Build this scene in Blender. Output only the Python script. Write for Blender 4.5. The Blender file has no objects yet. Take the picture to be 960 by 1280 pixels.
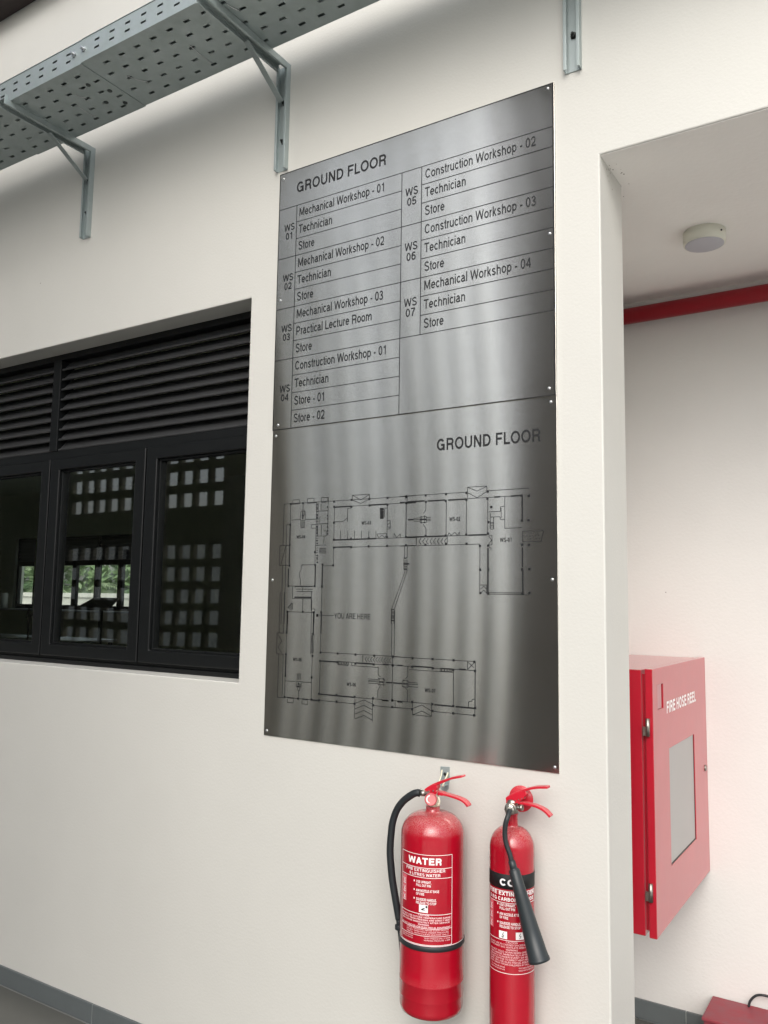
import bpy, bmesh, math, random
from mathutils import Vector, Matrix
rnd = random.Random(7)
S = bpy.context.scene
COL = S.collection

# ------------------------------------------------------------------ camera
cam_d = bpy.data.cameras.new("camera"); cam = bpy.data.objects.new("camera", cam_d); COL.objects.link(cam)
RT, UP, FW = (0.8438453, 0.5363658, 0.0153913), (0.0446265, -0.0987360, 0.9941125), (-0.5347276, 0.8381903, 0.1072540)
cam.matrix_world = Matrix(((RT[0], UP[0], -FW[0], 0.0), (RT[1], UP[1], -FW[1], -2.1014),
                           (RT[2], UP[2], -FW[2], 1.528), (0, 0, 0, 1)))
cam_d.sensor_fit = 'VERTICAL'; cam_d.sensor_height = 36.0; cam_d.lens = 36.0 * 1029.1 / 1280.0
cam_d.clip_start = 0.05; cam_d.clip_end = 2000
S.camera = cam
S.render.resolution_x = 768; S.render.resolution_y = 1024

# ------------------------------------------------------------------ sky, sun, exposure
SUN_EL, SUN_AZ = math.radians(38), math.radians(158)      # azimuth clockwise from +Y: front right of the wall
W = bpy.data.worlds.new("World"); S.world = W; W.use_nodes = True
wn = W.node_tree.nodes; wl = W.node_tree.links
sky = wn.new('ShaderNodeTexSky'); sky.sky_type = 'NISHITA'; sky.sun_disc = False
sky.sun_elevation = SUN_EL; sky.sun_rotation = SUN_AZ; sky.air_density = 1.0; sky.dust_density = 4.0; sky.ozone_density = 1.0
bg = wn['Background']; bg.inputs['Strength'].default_value = 0.15
hs = wn.new('ShaderNodeHueSaturation'); hs.inputs['Saturation'].default_value = .45      # overcast: the blue mostly greyed out
wl.new(sky.outputs[0], hs.inputs['Color']); wl.new(hs.outputs[0], bg.inputs['Color'])
sd = bpy.data.lights.new("sun", 'SUN'); sd.energy = .5; sd.angle = math.radians(60); sd.color = (1.0, 0.985, 0.965)
sun = bpy.data.objects.new("sun", sd); COL.objects.link(sun)
dv = Vector((math.sin(SUN_AZ) * math.cos(SUN_EL), math.cos(SUN_AZ) * math.cos(SUN_EL), math.sin(SUN_EL)))
sun.rotation_euler = dv.to_track_quat('Z', 'Y').to_euler(); sun.location = (4, -6, 8)
S.view_settings.view_transform = 'Standard'; S.view_settings.look = 'None'
S.view_settings.exposure = 0.78; S.view_settings.gamma = 1.0
S.render.engine = 'CYCLES'
S.cycles.max_bounces = 10; S.cycles.diffuse_bounces = 6; S.cycles.glossy_bounces = 5; S.cycles.transparent_max_bounces = 12

# ------------------------------------------------------------------ helpers
def tag(o, label=None, cat=None, group=None, kind=None):
    if label: o['label'] = label
    if cat: o['category'] = cat
    if group: o['group'] = group
    if kind: o['kind'] = kind
    return o

def thing(name, loc, label, cat, group=None):
    o = bpy.data.objects.new(name, None); COL.objects.link(o); o.location = loc; o.empty_display_size = 0.1
    return tag(o, label, cat, group)

class MB:
    """collects vertices and faces in world coordinates"""
    def __init__(s): s.v = []; s.f = []; s.sm = []
    def add(s, vs, fs, smooth=False):
        n = len(s.v); s.v += [tuple(v) for v in vs]
        for f in fs: s.f.append(tuple(n + i for i in f)); s.sm.append(smooth)
        return s
    def box(s, x0, x1, y0, y1, z0, z1):
        vs = [(x, y, z) for x in (x0, x1) for y in (y0, y1) for z in (z0, z1)]
        return s.add(vs, [(0, 1, 3, 2), (4, 6, 7, 5), (0, 4, 5, 1), (2, 3, 7, 6), (0, 2, 6, 4), (1, 5, 7, 3)])
    def lathe(s, prof, c, ax=(0, 0, 1), n=32, caps=True, smooth=True):
        """prof: (radius, height) pairs along axis ax from point c"""
        a = Vector(ax).normalized(); t = a.orthogonal().normalized(); b = a.cross(t); c = Vector(c)
        vs = []
        for r, h in prof:
            for i in range(n):
                th = 2 * math.pi * i / n
                vs.append(c + a * h + (t * math.cos(th) + b * math.sin(th)) * r)
        fs = []
        for k in range(len(prof) - 1):
            for i in range(n):
                j = (i + 1) % n
                fs.append((k * n + i, k * n + j, (k + 1) * n + j, (k + 1) * n + i))
        s.add(vs, fs, smooth)
        if caps:
            m = len(s.v) - len(vs)
            s.f.append(tuple(m + i for i in reversed(range(n)))); s.sm.append(False)
            q = m + (len(prof) - 1) * n
            s.f.append(tuple(q + i for i in range(n))); s.sm.append(False)
        return s
    def cyl(s, p, q, r, n=16, r2=None):
        d = Vector(q) - Vector(p)
        return s.lathe([(r, 0), (r if r2 is None else r2, d.length)], p, d, n)
    def tube(s, pts, r, n=10, sub=5):
        pts = smooth_path(pts, sub); rs = r if callable(r) else (lambda t: r)
        P = [Vector(p) for p in pts]; prev = None; vs = []; m = len(P)
        for i, p in enumerate(P):
            d = (P[min(i + 1, m - 1)] - P[max(i - 1, 0)]).normalized()
            if prev is None: t = d.orthogonal().normalized()
            else: t = (prev - d * prev.dot(d)).normalized()
            prev = t; b = d.cross(t); rr = rs(i / (m - 1))
            for k in range(n):
                th = 2 * math.pi * k / n; vs.append(p + (t * math.cos(th) + b * math.sin(th)) * rr)
        fs = [(i * n + k, i * n + (k + 1) % n, (i + 1) * n + (k + 1) % n, (i + 1) * n + k) for i in range(m - 1) for k in range(n)]
        s.add(vs, fs, True)
        o = len(s.v) - len(vs)
        s.f.append(tuple(o + k for k in reversed(range(n)))); s.sm.append(False)
        s.f.append(tuple(o + (m - 1) * n + k for k in range(n))); s.sm.append(False)
        return s
    def prism(s, poly, axis, a, b):
        """poly of 2D points extruded along axis ('x','y','z') from a to b"""
        def P(u, v, w): return {'x': (w, u, v), 'y': (u, w, v), 'z': (u, v, w)}[axis]
        n = len(poly); vs = [P(u, v, a) for u, v in poly] + [P(u, v, b) for u, v in poly]
        fs = [tuple(range(n)), tuple(range(2 * n - 1, n - 1, -1))] + [(i, (i + 1) % n, n + (i + 1) % n, n + i) for i in range(n)]
        return s.add(vs, fs)

def smooth_path(pts, sub):
    if len(pts) < 3 or sub < 2: return pts
    P = [Vector(p) for p in pts]; out = []
    for i in range(len(P) - 1):
        p0, p1, p2, p3 = P[max(i - 1, 0)], P[i], P[i + 1], P[min(i + 2, len(P) - 1)]
        for k in range(sub):
            t = k / sub
            out.append(0.5 * ((2 * p1) + (p2 - p0) * t + (2 * p0 - 5 * p1 + 4 * p2 - p3) * t * t + (3 * p1 - p0 - 3 * p2 + p3) * t ** 3))
    out.append(P[-1]); return out

def make(name, mb, mat, parent=None, bevel=0, origin=None, kind=None, seg=2, weld=False):
    """links mb as ONE mesh object; vertices are stored relative to the thing's base"""
    o0 = Vector(origin) if origin is not None else (root_loc(parent) if parent else Vector((0, 0, 0)))
    me = bpy.data.meshes.new(name)
    me.from_pydata([tuple(Vector(v) - o0) for v in mb.v], [], mb.f)
    me.polygons.foreach_set('use_smooth', mb.sm)
    bm = bmesh.new(); bm.from_mesh(me)
    if weld: bmesh.ops.remove_doubles(bm, verts=bm.verts, dist=1e-5)
    bmesh.ops.recalc_face_normals(bm, faces=bm.faces); bm.to_mesh(me); bm.free()
    me.materials.append(mat)
    o = bpy.data.objects.new(name, me); COL.objects.link(o)
    if parent: o.parent = parent
    else: o.location = o0
    if bevel:
        m = o.modifiers.new('bevel', 'BEVEL'); m.width = bevel; m.segments = seg; m.limit_method = 'ANGLE'; m.angle_limit = math.radians(50)
    if kind: o['kind'] = kind
    return o

def root_loc(p):
    while p.parent: p = p.parent
    return Vector(p.location)

def put_copy(src, name, loc, parent):
    """a piece sharing src's mesh"""
    c = src.copy(); c.name = name; COL.objects.link(c); c.parent = parent; c.location = loc; return c

def slab(us, vs, holes, w0, w1, axis):
    """plate spanned by cell borders us x vs with holes (set of (i, j)), thickness w0..w1 along axis; welded, no inner faces"""
    def P(u, v, w): return {'x': (w, u, v), 'y': (u, w, v), 'z': (u, v, w)}[axis]
    mb = MB(); nu, nv = len(us), len(vs)
    mb.v = [P(u, v, w) for w in (w0, w1) for u in us for v in vs]
    I = lambda k, i, j: k * nu * nv + i * nv + j
    solid = lambda i, j: 0 <= i < nu - 1 and 0 <= j < nv - 1 and not holes(i, j)
    for i in range(nu - 1):
        for j in range(nv - 1):
            if not solid(i, j): continue
            for k in (0, 1): mb.f.append((I(k, i, j), I(k, i + 1, j), I(k, i + 1, j + 1), I(k, i, j + 1)))
            for (di, dj, a, b) in ((-1, 0, (i, j), (i, j + 1)), (1, 0, (i + 1, j), (i + 1, j + 1)), (0, -1, (i, j), (i + 1, j)), (0, 1, (i, j + 1), (i + 1, j + 1))):
                if not solid(i + di, j + dj): mb.f.append((I(0, *a), I(0, *b), I(1, *b), I(1, *a)))
    used = sorted({i for f in mb.f for i in f}); mp = {a: b for b, a in enumerate(used)}
    mb.v = [mb.v[i] for i in used]; mb.f = [tuple(mp[i] for i in f) for f in mb.f]; mb.sm = [False] * len(mb.f)
    return mb

# ------------------------------------------------------------------ materials
def rgb(h):
    h = h.lstrip('#'); c = [int(h[i:i + 2], 16) / 255 for i in (0, 2, 4)]
    return tuple(((x + .055) / 1.055) ** 2.4 if x > .04045 else x / 12.92 for x in c) + (1,)

def mat(name, col, rough=0.5, metal=0.0, var=0.0, vscale=3.0, bump=0.0, bscale=60.0, coat=0.0, spec=0.5, col2=None,
        stretch=None, rvar=0.0, detail=5.0, specks=0.0, speck_scale=14.0, speck_col=(0.12, 0.10, 0.08, 1), sheen=0.0, wave=0.0, dust=0.0):
    m = bpy.data.materials.new(name); m.use_nodes = True; nt = m.node_tree; n = nt.nodes; l = nt.links
    b = n['Principled BSDF']; b.inputs['Base Color'].default_value = col
    b.inputs['Roughness'].default_value = rough; b.inputs['Metallic'].default_value = metal
    b.inputs['Coat Weight'].default_value = coat; b.inputs['Specular IOR Level'].default_value = spec
    if coat: b.inputs['Coat Roughness'].default_value = 0.08
    if sheen: b.inputs['Sheen Weight'].default_value = sheen; b.inputs['Sheen Roughness'].default_value = .35
    tc = n.new('ShaderNodeTexCoord'); vec = tc.outputs['Object']
    if stretch:
        mp = n.new('ShaderNodeMapping'); mp.inputs['Scale'].default_value = stretch; l.new(vec, mp.inputs['Vector']); vec = mp.outputs[0]
    last = None
    if var:
        t = n.new('ShaderNodeTexNoise'); t.inputs['Scale'].default_value = vscale; t.inputs['Detail'].default_value = detail; t.inputs['Roughness'].default_value = .6
        l.new(vec, t.inputs['Vector'])
        r = n.new('ShaderNodeMapRange'); r.inputs['From Min'].default_value = .3; r.inputs['From Max'].default_value = .7
        l.new(t.outputs['Fac'], r.inputs['Value'])
        mx = n.new('ShaderNodeMix'); mx.data_type = 'RGBA'
        c2 = col2 or tuple(x * (1 - var) for x in col[:3]) + (1,)
        mx.inputs['A'].default_value = col; mx.inputs['B'].default_value = c2
        l.new(r.outputs[0], mx.inputs['Factor']); last = mx.outputs['Result']
        if rvar:
            rr = n.new('ShaderNodeMapRange'); rr.inputs['From Min'].default_value = .3; rr.inputs['From Max'].default_value = .7
            rr.inputs['To Min'].default_value = rough - rvar; rr.inputs['To Max'].default_value = rough + rvar
            l.new(t.outputs['Fac'], rr.inputs['Value']); l.new(rr.outputs[0], b.inputs['Roughness'])
    if specks:
        vo = n.new('ShaderNodeTexVoronoi'); vo.inputs['Scale'].default_value = speck_scale; l.new(vec, vo.inputs['Vector'])
        wn_ = n.new('ShaderNodeTexNoise'); wn_.inputs['Scale'].default_value = 1.7; l.new(vec, wn_.inputs['Vector'])
        pw = n.new('ShaderNodeMath'); pw.operation = 'MULTIPLY'; l.new(wn_.outputs['Fac'], pw.inputs[0]); pw.inputs[1].default_value = specks
        cmp_ = n.new('ShaderNodeMath'); cmp_.operation = 'LESS_THAN'; l.new(vo.outputs['Distance'], cmp_.inputs[0]); l.new(pw.outputs[0], cmp_.inputs[1])
        sep = n.new('ShaderNodeSeparateColor'); l.new(vo.outputs['Color'], sep.inputs[0])
        g = n.new('ShaderNodeMath'); g.operation = 'GREATER_THAN'; l.new(sep.outputs[0], g.inputs[0]); g.inputs[1].default_value = .86
        mu = n.new('ShaderNodeMath'); mu.operation = 'MULTIPLY'; l.new(cmp_.outputs[0], mu.inputs[0]); l.new(g.outputs[0], mu.inputs[1])
        mu2 = n.new('ShaderNodeMath'); mu2.operation = 'MULTIPLY'; l.new(mu.outputs[0], mu2.inputs[0]); mu2.inputs[1].default_value = .7
        m2 = n.new('ShaderNodeMix'); m2.data_type = 'RGBA'; m2.inputs['B'].default_value = speck_col
        if last: l.new(last, m2.inputs['A'])
        else: m2.inputs['A'].default_value = col
        l.new(mu2.outputs[0], m2.inputs['Factor']); last = m2.outputs['Result']
    if dust:   # settled dust on faces that look up
        ge = n.new('ShaderNodeNewGeometry'); sp = n.new('ShaderNodeSeparateXYZ'); l.new(ge.outputs['Normal'], sp.inputs[0])
        dn = n.new('ShaderNodeTexNoise'); dn.inputs['Scale'].default_value = 380; dn.inputs['Detail'].default_value = 5; l.new(vec, dn.inputs['Vector'])
        dr = n.new('ShaderNodeMapRange'); dr.inputs['From Min'].default_value = .35; dr.inputs['From Max'].default_value = .75; l.new(dn.outputs['Fac'], dr.inputs['Value'])
        zr = n.new('ShaderNodeMapRange'); zr.inputs['From Min'].default_value = .12; zr.inputs['From Max'].default_value = .7; l.new(sp.outputs['Z'], zr.inputs['Value'])
        dm = n.new('ShaderNodeMath'); dm.operation = 'MULTIPLY'; l.new(dr.outputs[0], dm.inputs[0]); l.new(zr.outputs[0], dm.inputs[1])
        d2 = n.new('ShaderNodeMath'); d2.operation = 'MULTIPLY_ADD'; l.new(dm.outputs[0], d2.inputs[0]); d2.inputs[1].default_value = dust; d2.inputs[2].default_value = 0
        m3 = n.new('ShaderNodeMix'); m3.data_type = 'RGBA'; m3.inputs['B'].default_value = (.62, .55, .50, 1)
        if last: l.new(last, m3.inputs['A'])
        else: m3.inputs['A'].default_value = col
        l.new(d2.outputs[0], m3.inputs['Factor']); last = m3.outputs['Result']
    if last: l.new(last, b.inputs['Base Color'])
    if bump:
        t2 = n.new('ShaderNodeTexNoise'); t2.inputs['Scale'].default_value = bscale; t2.inputs['Detail'].default_value = 4; l.new(vec, t2.inputs['Vector'])
        h = t2.outputs['Fac']
        if wave:
            t3 = n.new('ShaderNodeTexNoise'); t3.inputs['Scale'].default_value = 2.2; t3.inputs['Detail'].default_value = 2; l.new(vec, t3.inputs['Vector'])
            ma = n.new('ShaderNodeMath'); ma.operation = 'MULTIPLY_ADD'; l.new(t3.outputs['Fac'], ma.inputs[0]); ma.inputs[1].default_value = wave; l.new(h, ma.inputs[2]); h = ma.outputs[0]
        bp = n.new('ShaderNodeBump'); bp.inputs['Strength'].default_value = 1.0; bp.inputs['Distance'].default_value = bump
        l.new(h, bp.inputs['Height']); l.new(bp.outputs[0], b.inputs['Normal'])
    return m

PAINT = mat('wall_paint', (0.585, 0.582, 0.545, 1), .55, var=.05, vscale=1.6, bump=.0006, bscale=125, specks=.035, speck_scale=6.5, wave=3.0)
PAINT_IN = mat('recess_paint', (0.67, 0.66, 0.635, 1), .6, var=.06, vscale=2.0, bump=.0008, bscale=90, specks=.03, speck_scale=7, wave=3.0)
CEIL = mat('soffit_paint', (0.87, 0.855, 0.82, 1), .7, var=.05, vscale=2.5, bump=.0008, bscale=60, specks=.04, speck_scale=9, wave=3.0)
REVEAL = mat('room_paint', (0.78, 0.80, 0.68, 1), .8, var=.06)
SKIRT = mat('skirting_tile_glaze', rgb('#5e6465'), .38, var=.10, vscale=9, bump=.0003, bscale=140)
GROUT = mat('grout', rgb('#a9acaa'), .9, var=.15, vscale=30)
FLOORT = mat('floor_tile_glaze', rgb('#5f5f5a'), .35, var=.10, vscale=6, bump=.0002, bscale=120)
DARKF = mat('dark_powder_coat', rgb('#101213'), .40, var=.12, vscale=14, bump=.00015, bscale=300, spec=.35)
BLADE = mat('louver_powder_coat', rgb('#3b3c3d'), .38, var=.2, vscale=10, stretch=(1, 8, 8))
GALV = mat('galvanised_steel', rgb('#a8b2b3'), .45, metal=.45, var=.10, vscale=16, rvar=.06, bump=.00006, bscale=70, col2=rgb('#9da8a7'))
GALVD = mat('galvanised_stain', rgb('#4e5655'), .6, metal=.5, var=.3, vscale=40)
SCREW = mat('polished_screw', rgb('#c4c6c8'), .35, metal=1.0)
STEELD = mat('dull_bolt', rgb('#3a3d3c'), .5, metal=.7)
BLACKINK = mat('engraved_black', rgb('#0c0e10'), .6, var=.15, vscale=40)
REDCYL = mat('extinguisher_red', dust=.35, col=rgb('#a50c22'), rough=.22, var=.08, vscale=12, coat=.35, bump=.00012, bscale=40, specks=.05, speck_scale=90, speck_col=(.75, .35, .35, 1))
REDLEV = mat('lever_red', rgb('#c41a30'), .35, dust=.35, var=.1, vscale=40, coat=.2)
REDCAB = mat('cabinet_red', rgb('#ab1027'), .34, sheen=.25, dust=.6, var=.10, vscale=7, coat=.25, bump=.0002, bscale=25)
REDPIPE = mat('pipe_red', rgb('#a01424'), .42, var=.12, vscale=5, stretch=(.3, 1, 1))
REDBOX = mat('box_red', rgb('#8a2432'), .5, var=.35, vscale=22, bump=.0003, bscale=60, col2=rgb('#7d4048'))
WHITEP = mat('white_print', (0.85, 0.83, 0.83, 1), .45)
PINKP = mat('small_print', (0.82, 0.62, 0.64, 1), .45)
RUBBER = mat('black_rubber', rgb('#22272a'), .5, var=.2, vscale=60, bump=.0002, bscale=200)
HORNM = mat('horn_plastic', rgb('#272e31'), .42, var=.15, vscale=30, specks=.06, speck_scale=160, speck_col=(.35, .36, .36, 1))
CHROME = mat('plated_brass', rgb('#a5a29a'), .38, metal=1.0, var=.15, vscale=50)
CREAM = mat('cream_plastic', rgb('#d2cfb8'), .5)
GAUGEF = mat('gauge_face', rgb('#d08080'), .25, coat=.5)
LAMPW = mat('lamp_plastic', rgb('#dcdccf'), .45)
LAMPD = mat('lamp_diffuser', rgb('#b9b9c0'), .5)
GREYPANE = mat('grey_acrylic', rgb('#9c9c9a'), .3, var=.05, vscale=6)
DARKBEAM = mat('dark_timber', rgb('#352a28'), .7, var=.4, vscale=5, stretch=(.3, 3, 3))
BLOCK = mat('vent_block_paint', rgb('#5f5e54'), .85, var=.12, vscale=4)
COLM = mat('column_backlit_grey', rgb('#6a6765'), .8, var=.15, vscale=3)  # dark grey puts the columns' backlit shade into the colour
CONC = mat('yard_concrete', rgb('#c3c1b9'), .85, var=.12, vscale=.6, bump=.002, bscale=20)
TABLE = mat('laminate', rgb('#c4c8c8'), .35)
BLACKM = mat('black_board', rgb('#20221f'), .5, var=.2)

def glass_mat(name, tint, rough=0.0):
    m = bpy.data.materials.new(name); m.use_nodes = True; nt = m.node_tree; n = nt.nodes; l = nt.links
    n.remove(n['Principled BSDF']); out = n['Material Output']
    tr = n.new('ShaderNodeBsdfTransparent'); tr.inputs[0].default_value = tint
    gl = n.new('ShaderNodeBsdfGlossy'); gl.inputs['Color'].default_value = (1, 1, 1, 1); gl.inputs['Roughness'].default_value = rough
    lwt = n.new('ShaderNodeLayerWeight'); lwt.inputs['Blend'].default_value = .5
    p5 = n.new('ShaderNodeMath'); p5.operation = 'POWER'; l.new(lwt.outputs['Facing'], p5.inputs[0]); p5.inputs[1].default_value = 5
    fr = n.new('ShaderNodeMath'); fr.operation = 'MULTIPLY_ADD'; l.new(p5.outputs[0], fr.inputs[0]); fr.inputs[1].default_value = .93; fr.inputs[2].default_value = .062
    tc = n.new('ShaderNodeTexCoord'); no = n.new('ShaderNodeTexNoise'); no.inputs['Scale'].default_value = 2.2; no.inputs['Detail'].default_value = 0
    l.new(tc.outputs['Object'], no.inputs['Vector'])
    bp = n.new('ShaderNodeBump'); bp.inputs['Distance'].default_value = .0012; l.new(no.outputs['Fac'], bp.inputs['Height']); l.new(bp.outputs[0], gl.inputs['Normal'])
    mx = n.new('ShaderNodeMixShader'); l.new(fr.outputs[0], mx.inputs[0]); l.new(tr.outputs[0], mx.inputs[1]); l.new(gl.outputs[0], mx.inputs[2])
    l.new(mx.outputs[0], out.inputs['Surface']); return m
GLASS = glass_mat('tinted_glass', (.95, .98, .95, 1))
GLASS2 = glass_mat('clear_glass', (.98, .99, .98, 1))

BR = .30
def brushed():
    m = bpy.data.materials.new('brushed_stainless'); m.use_nodes = True; nt = m.node_tree; n = nt.nodes; l = nt.links
    b = n['Principled BSDF']; b.inputs['Metallic'].default_value = 1; b.inputs['Roughness'].default_value = .34
    b.inputs['Anisotropic'].default_value = 1.0; b.inputs['Anisotropic Rotation'].default_value = 0.25
    # horizontal brushing: every hairline tips the surface a little up or down
    t0 = n.new('ShaderNodeTexCoord'); n0 = n.new('ShaderNodeTexWhiteNoise'); n0.noise_dimensions = '3D'; l.new(t0.outputs['Object'], n0.inputs['Vector'])
    s0 = n.new('ShaderNodeMath'); s0.operation = 'MULTIPLY_ADD'; s0.inputs[1].default_value = BR; s0.inputs[2].default_value = -.5 * BR; l.new(n0.outputs['Value'], s0.inputs[0])
    c0 = n.new('ShaderNodeCombineXYZ'); l.new(s0.outputs[0], c0.inputs['Z']); g0 = n.new('ShaderNodeNewGeometry')
    v0 = n.new('ShaderNodeVectorMath'); v0.operation = 'ADD'; l.new(g0.outputs['Normal'], v0.inputs[0]); l.new(c0.outputs[0], v0.inputs[1])
    v1 = n.new('ShaderNodeVectorMath'); v1.operation = 'NORMALIZE'; l.new(v0.outputs[0], v1.inputs[0]); l.new(v1.outputs[0], b.inputs['Normal'])
    tg = n.new('ShaderNodeTangent'); tg.direction_type = 'UV_MAP'; tg.uv_map = 'UVMap'; l.new(tg.outputs[0], b.inputs['Tangent'])
    tc = n.new('ShaderNodeTexCoord'); mp = n.new('ShaderNodeMapping'); mp.inputs['Scale'].default_value = (2, 1, 160)
    l.new(tc.outputs['Object'], mp.inputs[0]); t = n.new('ShaderNodeTexNoise'); t.inputs['Scale'].default_value = 1.0; t.inputs['Detail'].default_value = 3
    l.new(mp.outputs[0], t.inputs['Vector'])
    t2 = n.new('ShaderNodeTexNoise'); t2.inputs['Scale'].default_value = 5; t2.inputs['Detail'].default_value = 5; l.new(tc.outputs['Object'], t2.inputs['Vector'])
    ad = n.new('ShaderNodeMath'); ad.operation = 'MULTIPLY_ADD'; l.new(t.outputs['Fac'], ad.inputs[0]); ad.inputs[1].default_value = .5; l.new(t2.outputs['Fac'], ad.inputs[2])
    r = n.new('ShaderNodeMapRange'); r.inputs['From Min'].default_value = .45; r.inputs['From Max'].default_value = 1.05
    l.new(ad.outputs[0], r.inputs[0])
    mx = n.new('ShaderNodeMix'); mx.data_type = 'RGBA'; mx.inputs['A'].default_value = rgb('#e4e2da'); mx.inputs['B'].default_value = rgb('#eeece4')
    l.new(r.outputs[0], mx.inputs['Factor']); l.new(mx.outputs['Result'], b.inputs['Base Color'])
    r2 = n.new('ShaderNodeMapRange'); r2.inputs['To Min'].default_value = .125; r2.inputs['To Max'].default_value = .16; l.new(t2.outputs['Fac'], r2.inputs[0]); l.new(r2.outputs[0], b.inputs['Roughness'])
    return m
STEEL = brushed()
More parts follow.
